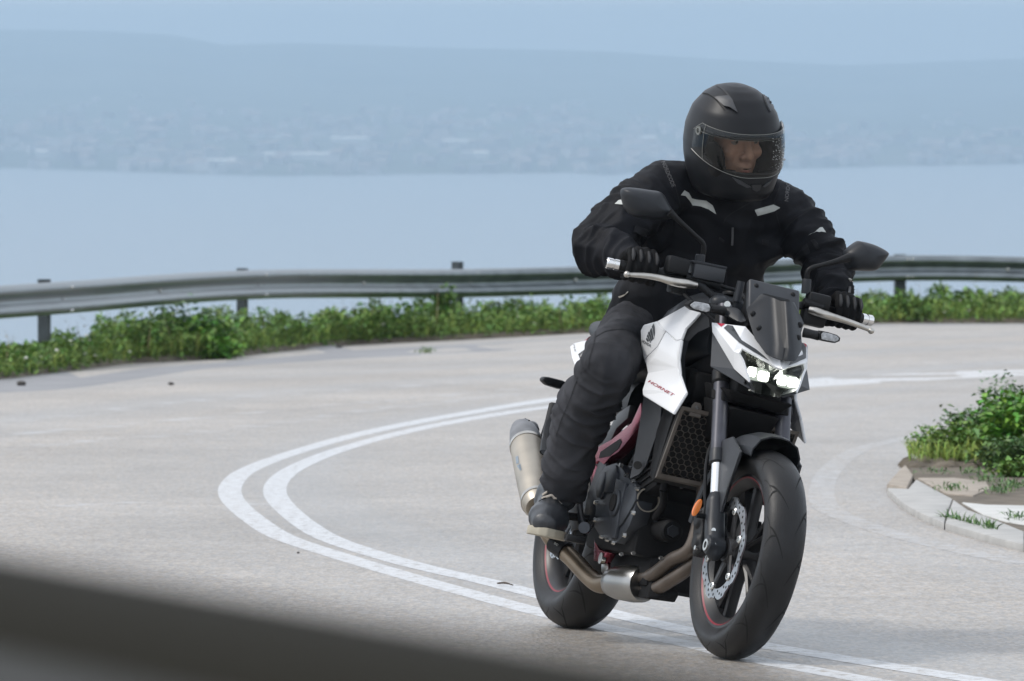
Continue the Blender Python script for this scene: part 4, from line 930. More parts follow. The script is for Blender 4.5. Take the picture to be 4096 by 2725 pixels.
# ---------------------------------------------------------------- handlebar and controls
GR = {-1: (FR(2480, 1062, x=.93), FR(2655, 1098, x=.95)), 1: (FR(3440, 1274, x=.93), FR(3275, 1238, x=.95))}
bm = bmesh.new()
tube(bm, [GR[-1][0], GR[-1][1], V(.99, -.17, GR[-1][1].z - .002), V(1.02, -.09, 1.0), V(1.03, 0, .995), V(1.02, .09, 1.0), V(.99, .17, GR[1][1].z - .002), GR[1][1], GR[1][0]], .0115, 12, 6)
bar = fin(bm, 'handlebar', 'black_plastic', moto, T=STEER)
for y in (-.045, .045):
    bm = bmesh.new(); box(bm, (1.033, y, .985), (.045, .026, .055)); fin(bm, 'bar_clamp', 'dark_grey', bar, T=STEER, bev=.005)
    bm = bmesh.new(); disc(bm, (1.045, y, 1.012), (0, 0, 1), .008, .012, 12); disc(bm, (1.02, y, 1.012), (0, 0, 1), .008, .012, 12); fin(bm, 'clamp_bolt', 'bolt_steel', bar, T=STEER)
for sd in (-1, 1):
    e, i_ = GR[sd]; d = (e - i_).normalized()
    bm = bmesh.new(); tube(bm, [i_, i_ + d * .004, i_ + d * .012, e - d * .004, e], [.022, .022, .0165, .0165, .0165], 20); fin(bm, 'grip', 'rubber', bar, T=STEER)
    bm = bmesh.new(); tube(bm, [e + d * .002, e + d * .004, e + d * .017, e + d * .018, e + d * .022, e + d * .023, e + d * .038, e + d * .041], [.014, .0165, .0165, .0145, .0145, .0165, .0165, .014], 24); fin(bm, 'bar_end', 'chrome', bar, T=STEER)
def lever(path, name='lever'):
    bm = bmesh.new(); P = [FR(*p[:2], x=p[2]) for p in path]; r_ = [p[3] for p in path]
    tube(bm, P, r_, 12, 5, flat=(1, .75), up=(0, 0, 1)); ball(bm, P[0], .0098, u=16, v=12); return fin(bm, name, 'alloy', bar, T=STEER)
lever([(*c2(675, 1040), 1.01, .0065), (*c2(720, 1045), 1.01, .0068), (*c2(880, 1055), 1.015, .0085), (*c2(1020, 1080), 1.018, .0095), (*c2(1150, 1115), 1.03, .012), (*c2(1300, 1140), 1.025, .014), (*c2(1400, 1155), 1.015, .010)], 'brake_lever')
lever([(*c3(1788, 1238), 1.01, .0065), (*c3(1740, 1215), 1.01, .0068), (*c3(1600, 1160), 1.015, .0085), (*c3(1450, 1110), 1.018, .0095), (*c3(1330, 1075), 1.03, .0115), (*c3(1210, 1035), 1.02, .0125), (*c3(1140, 1015), 1.01, .010)], 'clutch_lever')
# lever perches, switch boxes, fluid reservoir
def pbox(name, m, c, s, ang=(0, 0, 0), par=bar, bev=.004, T=STEER):
    bm = bmesh.new(); Mx = (Matrix.Rotation(ang[2], 3, 'Z') @ Matrix.Rotation(ang[1], 3, 'Y') @ Matrix.Rotation(ang[0], 3, 'X')); box(bm, c, s, Mx); return fin(bm, name, m, par, T=T, bev=bev)
p = FR(*c2(1195, 950), x=.99); pbox('switch_box', 'black_plastic', p, (.045, .066, .05), bev=.009)
p = FR(*c2(1510, 1015), x=.99); pbox('fluid_reservoir', 'grey_plastic', p, (.05, .098, .05), (R(2), 0, 0), bev=.006)
p = FR(*c2(1510, 950), x=.99); pbox('reservoir_cap', 'dark_grey', p + V(0, 0, .003), (.054, .104, .008), (R(2), 0, 0), bev=.002)
p = FR(*c2(1480, 1110), x=.99); bm = bmesh.new(); tube(bm, [p + V(0, -.06, 0), p + V(0, .05, -.004)], .014, 14); fin(bm, 'master_cylinder', 'black_plastic', bar, T=STEER)
p = FR(*c2(1640, 1155), x=.99); bm = bmesh.new(); tube(bm, [p, p + V(0, .022, -.004)], [.007, .006], 10); fin(bm, 'banjo_bolt', 'bolt_steel', bar, T=STEER)
bm = bmesh.new(); tube(bm, [p, p + V(.02, .06, -.01), V(1.08, -.02, .985), V(1.10, -.01, .92)], .006, 8, 6); fin(bm, 'brake_hose', 'black_plastic', bar, T=STEER)
bm = bmesh.new(); tube(bm, [FR(*c2(1230, 1190), x=.98), FR(*c2(1330, 1300), x=1.02), V(1.08, -.1, .93), V(1.10, -.05, .88)], .006, 8, 6); fin(bm, 'throttle_cable', 'black_plastic', bar, T=STEER)
p = FR(*c2(1130, 1150), x=.985); pbox('switch_lower', 'black_plastic', p + V(0, .02, -.002), (.04, .05, .04), bev=.008)
p = FR(*c3(1230, 930), x=.985); pbox('switch_box', 'black_plastic', p, (.045, .07, .045), bev=.009)
p = FR(*c3(1180, 960), x=1.0); bm = bmesh.new(); tube(bm, [p + V(0, -.03, .0), p + V(0, .03, -.004)], .012, 12); fin(bm, 'lever_perch', 'black_plastic', bar, T=STEER)
p = FR(*c3(1180, 1100), x=.985); pbox('switch_lower', 'black_plastic', p, (.04, .075, .05), bev=.010)
# mirrors
def mirror(outline, stem, crp, x0, sdy):
    P = [FR(*crp(*q), x=x0) for q in outline]; c = sum(P, V(0, 0, 0)) / len(P)
    P = [p for p in catmull(P + [P[0]], 4)[:-1]]; n = len(P); bm = bmesh.new(); rings = []
    for s, dx in ((1.0, -.012), (1.0, .0), (.965, .012), (.85, .026), (.6, .038), (.3, .043)):
        rings.append([bm.verts.new(c + (p - c) * s + V(dx, 0, 0)) for p in P])
    for a, b in zip(rings, rings[1:]):
        for k in range(n): bm.faces.new((a[k], a[(k + 1) % n], b[(k + 1) % n], b[k]))
    bm.faces.new(rings[0][::-1]); bm.faces.new(rings[-1]); hs = fin(bm, 'rear_view_mirror', 'dark_grey', moto, T=STEER, sharp=50)
    bm = bmesh.new(); pts_ = [c + (p - c) * .93 + V(-.0135, 0, 0) for p in P]; bm.faces.new([bm.verts.new(p) for p in pts_]); fin(bm, 'mirror_glass', 'mirror_glass', hs, T=STEER)
    S = [FR(*crp(*q[:2]), x=q[2]) for q in stem]; bm = bmesh.new(); tube(bm, S, [q[3] for q in stem], 10, 6); fin(bm, 'mirror_stem', 'black_plastic', hs, T=STEER)
    return hs
mirror([(528, 1060), (540, 1022), (605, 1009), (770, 1030), (885, 1055), (945, 1150), (1000, 1250), (985, 1285), (890, 1300), (760, 1292), (640, 1265), (575, 1210), (545, 1140)],
       [(960, 1230, 1.0, .012), (1010, 1275, 1.0, .0085), (1085, 1345, 1.0, .007), (1190, 1440, .995, .0065), (1258, 1505, .99, .0065), (1266, 1560, .985, .0075), (1258, 1620, .98, .0075)], c1, .955, -1)
bm = bmesh.new(); a, b = FR(*c10(355, 410), x=.982), FR(*c10(340, 560), x=.982); tube(bm, [a, a.lerp(b, .1), b], [.012, .0145, .0145], 14); fin(bm, 'mirror_boot', 'dark_grey', bar, T=STEER)
mirror([(1498, 470), (1508, 415), (1560, 362), (1640, 306), (1685, 302), (1800, 330), (1900, 375), (1962, 418), (1962, 450), (1910, 520), (1850, 595), (1800, 612), (1700, 612), (1600, 605), (1540, 575)],
       [(1560, 470, 1.0, .013), (1500, 490, 1.0, .0115), (1410, 515, 1.0, .008), (1280, 550, .995, .0068), (1165, 580, .99, .0068), (1122, 630, .985, .0075), (1115, 720, .98, .0075)], c3, .955, 1)
bm = bmesh.new(); a, b = FR(*c3(1118, 695), x=.982), FR(*c3(1105, 850), x=.982); tube(bm, [a, a.lerp(b, .1), b], [.012, .0135, .0135], 14); fin(bm, 'mirror_boot', 'dark_grey', bar, T=STEER)
# turn signals
def signal(outline, crp, x0, stem, T, PX):
    P = [PX(*crp(*q), x=x0) for q in outline]; c = sum(P, V(0, 0, 0)) / len(P); bm = bmesh.new(); rings = []
    n = len(P)
    for s, dx in ((.75, -.022), (1, -.012), (1, .008), (.93, .012)): rings.append([bm.verts.new(c + (p - c) * s + V(dx, 0, 0)) for p in P])
    for a, b in zip(rings, rings[1:]):
        for k in range(n): bm.faces.new((a[k], a[(k + 1) % n], b[(k + 1) % n], b[k]))
    bm.faces.new(rings[0][::-1]); bm.faces.new(rings[-1]); hs = fin(bm, 'turn_signal', 'black_plastic', moto, T=T, sharp=40)
    bm = bmesh.new(); pts_ = [c + (p - c) * .78 + V(.0105, 0, 0) for p in P]; plate(bm, pts_, (.006, 0, 0)); fin(bm, 'lens', 'clear_lens', hs, T=T, bev=.002)
    S = [PX(*crp(*q[:2]), x=q[2]) for q in stem]; bm = bmesh.new(); tube(bm, S, [q[3] for q in stem], 12); fin(bm, 'stalk', 'rubber', hs, T=T); return hs
signal([(1287, 1350), (1345, 1308), (1430, 1318), (1535, 1343), (1556, 1385), (1543, 1437), (1500, 1450), (1345, 1412), (1292, 1375)], c2, 1.125, [(1535, 1395, 1.12, .014), (1600, 1405, 1.12, .013), (1690, 1425, 1.115, .0145)], STEER, FR)
signal([(1222, 1262), (1250, 1235), (1330, 1252), (1420, 1280), (1456, 1312), (1450, 1345), (1400, 1366), (1310, 1350), (1225, 1330)], c3, 1.125, [(1240, 1290, 1.12, .014), (1170, 1275, 1.12, .013), (1080, 1255, 1.115, .0145)], STEER, FR)
for crp, q in ((c10, [(680, 1150, 1.10), (760, 1135, 1.11), (880, 1160, 1.13), (960, 1240, 1.15), (1010, 1340, 1.19), (900, 1360, 1.18), (700, 1250, 1.12)]),):
    P = [FR(*crp(a, b), x=x) for a, b, x in q]; bm = bmesh.new(); plate(bm, P, (-.03, 0, 0)); fin2(bm, 'signal_bracket', 'dark_grey', moto, T=STEER, bev=.004)
bm = bmesh.new(); p = FR(*c10(725, 1108), x=1.085); disc(bm, p, (1, -.2, 0), .0095, .012, 14); fin(bm, 'fork_cap_bolt', 'bolt_steel', moto, T=STEER)
bm = bmesh.new(); p = FR(*c10(890, 930), x=1.05); tube(bm, [p + V(0, 0, .03), p - V(0, 0, .03)], [.011, .013], 12); fin(bm, 'fork_cap', 'dark_grey', moto, T=STEER)
bm = bmesh.new(); p = FR(*c10(620, 1090), x=1.06); ball(bm, p, .03, (1, 1, .8)); ball(bm, V(p.x, -p.y, p.z), .03, (1, 1, .8)); fin(bm, 'clamp_boss', 'dark_grey', moto, T=STEER)

# ---------------------------------------------------------------- tank shrouds, tank, seat, tail
sp = dict(A=(872, 535, .775), B=(900, 482, .79), C=(1030, 446, .88), D=(1120, 538, .96), E=(1040, 690, .90), G=(905, 822, .81), H=(880, 690, .78), I=(1310, 290, .98), J=(1450, 365, 1.06), K=(1380, 432, 1.05), L=(1310, 520, 1.03), M=(1270, 625, 1.025), N=(1220, 637, 1.0), O=(1228, 900, 1.04), P=(1240, 810, 1.045), Q=(1256, 960, 1.07), R=(1320, 1135, 1.15), S=(1192, 1342, 1.155), T=(893, 1160, .935), U=(890, 1108, .93), W=(942, 950, .91), X=(925, 862, .86), Y=(1236, 1130, 1.11), Z=(1010, 800, .94))
sk = list(sp); si = {k: i for i, k in enumerate(sk)}
sv = [BK(*c4(a, b), x=x) for a, b, x in sp.values()]
def SF(s): return [tuple(si[c] for c in w) for w in s.split()]
def shroud(faces, name, par=moto, th=.008, m='white_body'):
    bm = bmesh.new(); shell(bm, sv, SF(faces), th); bmesh.ops.delete(bm, geom=[v for v in bm.verts if not v.link_faces], context='VERTS')
    es = [e for e in bm.edges if len(e.link_faces) == 2 and e.calc_face_angle(0) > R(28)]
    bmesh.ops.bevel(bm, geom=es, offset=.0025, segments=2, affect='EDGES', clamp_overlap=True)
    me_o = fin(bm, name, m, par, sharp=21)
    q = me_o.data.copy(); q.transform(Matrix.Diagonal((1, -1, 1, 1))); q.flip_normals(); o2 = link(bpy.data.objects.new(name, q), par)
    return me_o
pan1 = shroud('ABCDEGH', 'tank_panel')
pan2 = shroud('CIJKLMND', 'tank_shoulder')
pan3 = shroud('DNZE EZXG ZNO MPON ZOWX PQO OQRY WOYUT'.replace('WOYUT', 'WOY WYU UYT') + ' TYS YRS', 'tank_shroud')
sbv = bvh_of([pan1, pan2, pan3])
fe = [[(1003, 467), (1013, 510), (1015, 560), (1010, 600), (1002, 575), (993, 520), (985, 500)],
      [(975, 520), (984, 512), (993, 555), (1001, 612), (990, 624), (982, 585), (966, 540)],
      [(957, 545), (966, 550), (980, 590), (986, 626), (974, 634), (965, 600), (946, 562)],
      [(944, 572), (955, 585), (970, 632), (958, 640), (950, 612), (937, 595)],
      [(934, 604), (945, 614), (955, 640), (944, 646), (930, 625)],
      [(1012, 598), (1006, 612), (985, 632), (968, 655), (962, 652), (980, 630), (1000, 612)]]
decal2d(pxpoly(*[[c4(*p) for p in f_] for f_ in fe]), sbv, 'wing_emblem', 'decal_dark', pan1, .0012)
decal2d(text_px('HONDA', c4(887, 650), (c4(975, 700)[0] - c4(887, 650)[0], c4(975, 700)[1] - c4(887, 650)[1]), (.5 * .4145 * 8, -.4145 * 30), 1, bold=.012), sbv, 'maker_lettering', 'decal_dark', pan1, .0012, maxlen=6)
decal2d(text_px('HORNET', c4(945, 1035), (c4(1195, 1180)[0] - c4(945, 1035)[0], c4(1195, 1180)[1] - c4(945, 1035)[1]), (.4145 * 14, -.4145 * 26), 1, shear=.25, bold=.01), sbv, 'model_lettering', 'decal_hornet', pan3, .0012, maxlen=6)
# dark duct behind the shroud edge
dq = [(1450, 367, 1.04), (1540, 400, 1.06), (1545, 500, 1.06), (1420, 560, 1.03), (1345, 640, 1.01), (1305, 800, 1.01), (1312, 1000, 1.04), (1322, 1130, 1.11), (1256, 960, 1.05), (1240, 810, 1.03), (1270, 627, 1.01), (1310, 522, 1.01), (1380, 434, 1.03)]
bm = bmesh.new(); vs = [BK(*c4(a, b), x=x) - V(.004, 0, 0) for a, b, x in dq]
shell(bm, vs, [(0, 1, 2, 3), (0, 3, 12), (3, 11, 12), (3, 4, 10, 11), (4, 5, 9, 10), (5, 6, 8, 9), (6, 7, 8)], .006); fin2(bm, 'air_duct', 'grey_plastic', moto)
def loft(name, secs, m, par=moto, n=24, sq=2.6, sharp=40):
    """secs: (x, z centre, half width, half height)"""
    bm = bmesh.new(); rings = []
    for x, z, hw, hh in secs:
        r1 = []
        for k in range(n):
            a = 2 * math.pi * k / n; c_, s_ = math.cos(a), math.sin(a)
            r1.append(bm.verts.new((x, hw * math.copysign(abs(c_) ** (2 / sq), c_), z + hh * math.copysign(abs(s_) ** (2 / sq), s_))))
        rings.append(r1)
    for a, b in zip(rings, rings[1:]):
        for k in range(n): bm.faces.new((a[k], a[(k + 1) % n], b[(k + 1) % n], b[k]))
    bm.faces.new(rings[0][::-1]); bm.faces.new(rings[-1]); return fin(bm, name, m, par, sharp=sharp)
loft('fuel_tank', [(.58, .84, .07, .05), (.64, .86, .12, .09), (.75, .89, .165, .115), (.88, .91, .175, .125), (.96, .91, .14, .105), (1.01, .89, .10, .07)], 'dark_grey')
bm = bmesh.new(); disc(bm, (.88, 0, 1.036), (-.1, 0, 1), .038, .012, 28); fin(bm, 'fuel_cap', 'black_plastic', moto, bev=.003)
loft('seat', [(-.20, .90, .05, .02), (-.12, .905, .09, .035), (.02, .885, .11, .045), (.13, .855, .12, .05), (.22, .80, .13, .045), (.40, .785, .13, .045), (.52, .795, .10, .045), (.60, .82, .07, .04)], 'black_plastic')
loft('subframe_cover', [(-.24, .84, .04, .03), (-.05, .80, .10, .06), (.20, .72, .11, .07), (.45, .68, .11, .09)], 'black_plastic')
# white tail fairing
tp = [(195, 692, -.16), (232, 660, -.14), (345, 632, -.06), (420, 640, .02), (400, 900, .12), (276, 966, .0), (212, 795, -.12), (270, 765, -.10), (332, 718, -.05), (352, 842, .0), (308, 862, -.03)]
bm = bmesh.new(); vs = [BK(*c4(a, b), x=x) for a, b, x in tp]
shell(bm, vs, [(0, 1, 7, 6), (1, 2, 8, 7), (2, 3, 9, 8), (3, 4, 9), (4, 5, 10, 9), (5, 6, 7, 10)], .008); tail = fin2(bm, 'tail_fairing', 'white_body', moto, sharp=25)
bm = bmesh.new(); vs2 = [v + V(-.0, .012, 0) for v in vs[7:11]]; plate(bm, vs2, (0, .01, 0)); fin2(bm, 'tail_vent', 'black_plastic', tail)
decal2d(text_px('750', c4(222, 668), (c4(238, 740)[0] - c4(222, 668)[0], c4(238, 740)[1] - c4(222, 668)[1]), (6, -2), 1), bvh_of([tail]), 'tail_lettering', 'decal_dark', tail, .001, maxlen=5)
loft('tail_light', [(-.27, .865, .035, .012), (-.24, .865, .06, .018), (-.18, .87, .07, .025)], 'red_stripe', tail)
# rear mudguard, plate holder, rear signals
bm = bmesh.new(); plate(bm, [V(-.10, -.09, .80), V(-.10, .09, .80), V(-.36, .06, .62), V(-.40, .05, .50), V(-.40, -.05, .50), V(-.36, -.06, .62)][:3] + [V(-.36, -.06, .62)], (.01, 0, -.03)); fin(bm, 'rear_mudguard', 'black_plastic', moto, bev=.004)
bm = bmesh.new(); box(bm, (-.385, 0, .545), (.008, .18, .15), Matrix.Rotation(R(20), 3, 'Y')); fin(bm, 'plate_holder', 'black_plastic', moto, bev=.003)
P = [BK(*c6(*q), x=-.28) for q in [(360, 45), (385, 14), (425, 18), (545, 48), (625, 85), (600, 130), (525, 127), (405, 90)]]
bm = bmesh.new(); plate(bm, [p - V(.02, 0, 0) for p in P], (.04, 0, 0)); sg = fin(bm, 'turn_signal', 'black_plastic', moto, bev=.006)
bm = bmesh.new(); plate(bm, [V(-.305, -p.y, p.z) for p in P], (.04, 0, 0)); fin(bm, 'turn_signal', 'black_plastic', moto, bev=.006)
bm = bmesh.new(); tube(bm, [BK(*c6(600, 105), x=-.28), V(-.27, 0, .70), V(-.28, -BK(*c6(600, 105), x=-.28).y, BK(*c6(600, 105), x=-.28).z)], .012, 10); fin(bm, 'signal_bar', 'black_plastic', sg)
# pillion peg bracket and heel plate
def sidep(name, q, crp, y, th, m, par=moto, bev=.003, both=True):
    bm = bmesh.new(); plate(bm, [BK(*crp(a, b), y=y) for a, b in q], (0, th, 0))
    return (fin2 if both else fin)(bm, name, m, par, bev=bev)
bm = bmesh.new(); tube(bm, [BK(*c6(500, 280), x=.12), BK(*c6(455, 420), x=.16), BK(*c6(420, 560), x=.22), BK(*c6(400, 700), x=.30)], [.022, .018, .016, .016], 10, 4, flat=(1, .6), up=(0, 1, 0)); pil = fin(bm, 'pillion_bracket', 'black_plastic', moto)
bm = bmesh.new(); q = [BK(*c6(a, b), x=x) for a, b, x in ((385, 500, .20), (412, 490, .20), (414, 660, .28), (372, 690, .30), (372, 640, .28))]; plate(bm, q, (-.01, .004, 0)); fin(bm, 'heel_plate', 'alloy', pil, bev=.002)
bm = bmesh.new(); q = [BK(*c6(a, b), x=x + .006) for a, b, x in ((402, 520, .21), (411, 520, .21), (411, 640, .27), (402, 645, .27))]; plate(bm, q, (.003, 0, 0)); fin(bm, 'heel_mesh', 'groove', pil)
for a, b in ((388, 690),):
    bm = bmesh.new(); disc(bm, BK(*c6(a, b), x=.30), (1, -.5, 0), .006, .012, 12); fin(bm, 'bracket_bolt', 'dark_grey', pil)

# ---------------------------------------------------------------- frame, engine, radiator
q = [(825, 720), (890, 640), (1000, 580), (1110, 490), (1180, 430), (1225, 330), (1262, 250), (1268, 420), (1215, 500), (1130, 610), (1060, 690), (985, 735), (930, 800), (880, 768), (842, 792)]
frm = sidep('frame', q, c6, -.175, .03, 'frame_red', bev=.005)
sidep('frame_recess', [(885, 745), (900, 690), (1000, 620), (1075, 572), (1090, 600), (1060, 660), (980, 728)], c6, -.1765, .004, 'engine_black', frm, bev=0)
sidep('frame_rear_plate', [(800, 870), (840, 800), (880, 830), (850, 900), (835, 1000), (815, 985)], c6, -.165, .02, 'frame_red', frm, bev=.003)
bm = bmesh.new(); P = [BK(*c9(a, b), y=-.150) for a, b in ((318, 1050), (345, 1230), (380, 1300), (470, 1330), (400, 1440), (320, 1420), (330, 1250))]; plate(bm, P, (0, .03, 0)); fin(bm, 'frame_lower', 'frame_red', frm, bev=.004)
for sd in (-1, 1):
    bm = bmesh.new(); tube(bm, [V(1.05, sd * .05, .84), V(.95, sd * .12, .76), V(.78, sd * .135, .65), V(.56, sd * .13, .50), V(.52, sd * .13, .33)], [.026, .026, .024, .028, .03], 12, 6, flat=(1.3, .6), up=(0, 0, 1)); fin(bm, 'frame_spar', 'engine_black', frm)
    bm = bmesh.new(); tube(bm, [V(.52, sd * .10, .36), V(.30, sd * .115, .37), V(.02, sd * .118, .315), V(-.05, sd * .118, .31)], [.035, .034, .027, .022], 10, 5, flat=(1.1, .5), up=(0, 0, 1)); fin(bm, 'swingarm_side', 'dark_grey', moto)
bm = bmesh.new(); box(bm, (.34, 0, .37), (.06, .22, .06)); disc(bm, (.53, 0, .37), (0, 1, 0), .022, .30, 16); fin(bm, 'swingarm', 'dark_grey', moto, bev=.006)
bm = bmesh.new(); tube(bm, [V(.44, 0, .62), V(.40, 0, .36)], .032, 16); fin(bm, 'shock_absorber', 'engine_black', moto)
# grey side panel between shroud and engine
gq = [(905, 1170, .90), (1030, 1240, .98), (1080, 1275, 1.0)]
P = [BK(*c4(905, 1170), x=.885), BK(*c4(1075, 1262), x=.97), BK(2640, 1700, x=.955), BK(*c9(930, 250), x=.93), BK(*c9(870, 430), x=.905), BK(*c9(800, 515), x=.885), BK(*c9(705, 560), x=.85), BK(*c9(720, 480), x=.855), BK(*c9(762, 250), x=.88), BK(2558, 1700, x=.885)]
bm = bmesh.new(); shell(bm, P, [(0, 1, 2, 9), (2, 3, 8, 9), (3, 4, 7, 8), (4, 5, 6, 7)], .01); spn = fin2(bm, 'side_panel', 'grey_plastic', moto, bev=.0, sharp=30)
bm = bmesh.new(); p = BK(*c9(785, 422), x=.895); disc(bm, p + V(.002, -.001, 0), (1, -.7, 0), .012, .004, 16); fin(bm, 'panel_hole', 'groove', spn)
sidep('side_panel_rear', [(890, 660), (985, 470), (1045, 350), (1165, 265), (1140, 390), (1040, 480), (985, 600), (900, 662)], c6, -.165, .02, 'grey_plastic', spn, bev=.003)
# engine
bm = bmesh.new(); My = Matrix.Rotation(R(-18), 3, 'Y')
box(bm, (.66, 0, .36), (.46, .30, .24)); eng = fin(bm, 'engine', 'engine_black', moto, bev=.02)
bm = bmesh.new(); box(bm, (.86, 0, .52), (.20, .32, .22), My); fin(bm, 'cylinder_block', 'engine_black', eng, bev=.015)
for k in range(6):
    bm = bmesh.new(); box(bm, V(.86, 0, .52) + My @ V(0, 0, -.09 + k * .022), (.212, .332, .006), My); fin(bm, 'cooling_fin', 'engine_black', eng)
bm = bmesh.new(); box(bm, (.83, 0, .665), (.22, .30, .09), My); fin(bm, 'cylinder_head', 'engine_black', eng, bev=.015)
bm = bmesh.new(); box(bm, (.72, 0, .205), (.36, .20, .10)); fin(bm, 'oil_sump', 'engine_black', eng, bev=.025)
bm = bmesh.new(); P = [BK(*c7(a, b), x=x) for a, b, x in ((1420, 1075, .92), (1690, 1112, .92), (1735, 1030, .95), (1640, 900, .95), (1450, 900, .9))]; plate(bm, P, (-.15, 0, .0)); fin(bm, 'belly_pan', 'engine_black', moto, bev=.005)
cov = [(350, 700), (340, 620), (390, 510), (445, 435), (560, 398), (600, 430), (640, 480), (700, 575), (745, 590), (780, 650), (772, 800), (742, 930), (700, 1050), (640, 1160), (560, 1232), (480, 1205), (395, 1170), (330, 1060), (345, 900)]
cc = sidep('clutch_cover', cov, c9, -.176, .05, 'engine_grey', eng, bev=.008, both=False)
sidep('cover_rib', [(560, 560), (620, 590), (660, 610), (640, 700), (600, 860), (580, 1000), (545, 1180), (500, 1190), (520, 1000), (510, 860), (530, 700)], c9, -.186, .016, 'engine_grey', eng, bev=.004, both=False)
sidep('cover_face', [(640, 690), (700, 620), (770, 655), (760, 790), (700, 900), (620, 1030), (570, 1080), (600, 930), (620, 790)], c9, -.182, .012, 'engine_grey', eng, bev=.004, both=False)
sidep('cover_lobe', [(450, 480), (555, 420), (570, 500), (550, 600), (520, 700), (430, 705), (440, 600)], c9, -.182, .012, 'engine_grey', eng, bev=.004, both=False)
sidep('cover_lobe', [(345, 680), (365, 560), (440, 480), (446, 560), (430, 680), (385, 770), (350, 760)], c9, -.184, .012, 'engine_grey', eng, bev=.004, both=False)
bm = bmesh.new(); p = BK(*c9(555, 815), y=-.188); disc(bm, p, (0, 1, 0), .040, .012, 28); fin(bm, 'filler_ring', 'engine_grey', eng, bev=.003)
bm = bmesh.new(); disc(bm, p - V(0, .006, 0), (0, 1, 0), .026, .010, 20); fin(bm, 'filler_cap', 'engine_black', eng, bev=.002)
for a, b in ((608, 420), (665, 525), (735, 585), (775, 665), (735, 915), (640, 1150), (525, 1225), (462, 1195), (402, 1165), (332, 990), (345, 810)):
    p = BK(*c9(a, b), y=-.182); bm = bmesh.new(); tube(bm, [p + V(0, .006, 0), p - V(0, .004, 0)], [.0075, .0065], 6); fin(bm, 'cover_bolt', 'bolt_steel', eng)
p = BK(*c9(890, 785), x=.90); bm = bmesh.new(); tube(bm, [p - V(.12, 0, 0), p - V(.004, 0, 0), p], [.031, .033, .029], 28); fin(bm, 'starter_motor', 'engine_black', eng)
bm = bmesh.new(); lathe(bm, [(.0315, -.004), (.035, -.004), (.035, .004), (.0315, .004)], p + V(.002, 0, 0), (1, 0, 0), 36); fin(bm, 'starter_ring', 'titanium', eng)
p = BK(*c9(1150, 1110), x=.99); bm = bmesh.new(); tube(bm, [p - V(.10, 0, 0), p - V(.008, 0, 0), p], [.034, .034, .027], 24); fin(bm, 'oil_filter', 'engine_black', eng)
bm = bmesh.new(); tube(bm, [p, p + V(.008, 0, 0)], .018, 6); fin(bm, 'filter_nut', 'engine_grey', eng)
for (a, b, x) in ((1030, 1390, .98), (740, 1340, .90), (615, 1350, .88), (970, 570, .95), (1240, 650, 1.0)):
    bm = bmesh.new(); disc(bm, BK(*c9(a, b), x=x), (1, 0, 0), .006, .01, 8); fin(bm, 'case_bolt', 'bolt_steel', eng)
bm = bmesh.new(); p = BK(*c9(1070, 615), x=1.0); tube(bm, [p + V(0, 0, .004), p - V(0, 0, .02)], .012, 12); tube(bm, [p - V(0, 0, .02), p + V(-.02, .015, -.06), p + V(-.08, .02, -.10)], .011, 10, 4); fin(bm, 'coolant_hose', 'engine_black', eng)
# radiator with honeycomb guard
def rad(u, v, off=0.0): return V(1.125 - .09 * v + off, -.178 + .356 * u, .668 - .20 * v + off * .4)
bm = bmesh.new(); plate(bm, [rad(0, 0), rad(1, 0), rad(1, 1), rad(0, 1)], (-.03, 0, -.012)); rd = fin(bm, 'radiator', 'rad_core', moto)
bm = bmesh.new(); w_ = .03
for (u0, v0, u1, v1) in ((-.01, -.02, 1.01, .03), (-.01, .965, 1.01, 1.02), (-.01, .03, .016, .965), (.984, .03, 1.01, .965)):
    plate(bm, [rad(u0, v0, .004), rad(u1, v0, .004), rad(u1, v1, .004), rad(u0, v1, .004)], rad(0, 0, .012) - rad(0, 0, .0))
fin(bm, 'radiator_frame', 'rad_frame', rd)
bm = bmesh.new(); nx, ny = 17, 13; hx = 1 / nx; hy = 1 / ny
def bar_(a, b, w_=.0011): 
    d = (b - a).normalized(); s = V(.41, 0, -.91).cross(d).normalized() * w_; n_ = V(.9, 0, .41).normalized() * .002
    vs_ = [a - s, a + s, b + s, b - s]; poly(bm, [v + n_ for v in vs_] + [v - n_ for v in vs_], [(0, 1, 2, 3), (4, 7, 6, 5), (0, 4, 5, 1), (1, 5, 6, 2), (2, 6, 7, 3), (3, 7, 4, 0)])
for j in range(ny + 1):
    for i in range(nx):
        u = (i + (.5 if j % 2 else 0)) * hx; v = j * hy; wob = .12 * hy * math.sin(i * 2.1 + j)
        P = [(u - hx * .5, v + hy * .17 + wob), (u, v - hy * .17), (u + hx * .5, v + hy * .17), (u + hx * .5, v + hy * .83)]
        P = [(min(1, max(0, a)), min(1, max(0, b))) for a, b in P]
        for a, b in ((0, 1), (1, 2), (2, 3)):
            p_, q_ = rad(*P[a], .009), rad(*P[b], .009)
            if (p_ - q_).length > .003: bar_(p_, q_)
tag(fin(bm, 'honeycomb_guard', 'rad_mesh', rd), kind='stuff')
for u in (.12, .86):
    bm = bmesh.new(); p = rad(u, -.03, .004); plate(bm, [p + V(0, -.018, -.02), p + V(0, .018, -.02), p + V(0, .014, .012), p + V(0, .008, .02), p + V(0, -.008, .02), p + V(0, -.014, .012)], (.004, 0, .002)); fin(bm, 'radiator_tab', 'rad_frame', rd)
    bm = bmesh.new(); disc(bm, p + V(.006, 0, .006), (1, 0, .4), .006, .006, 10); fin(bm, 'tab_bolt', 'bolt_steel', rd)
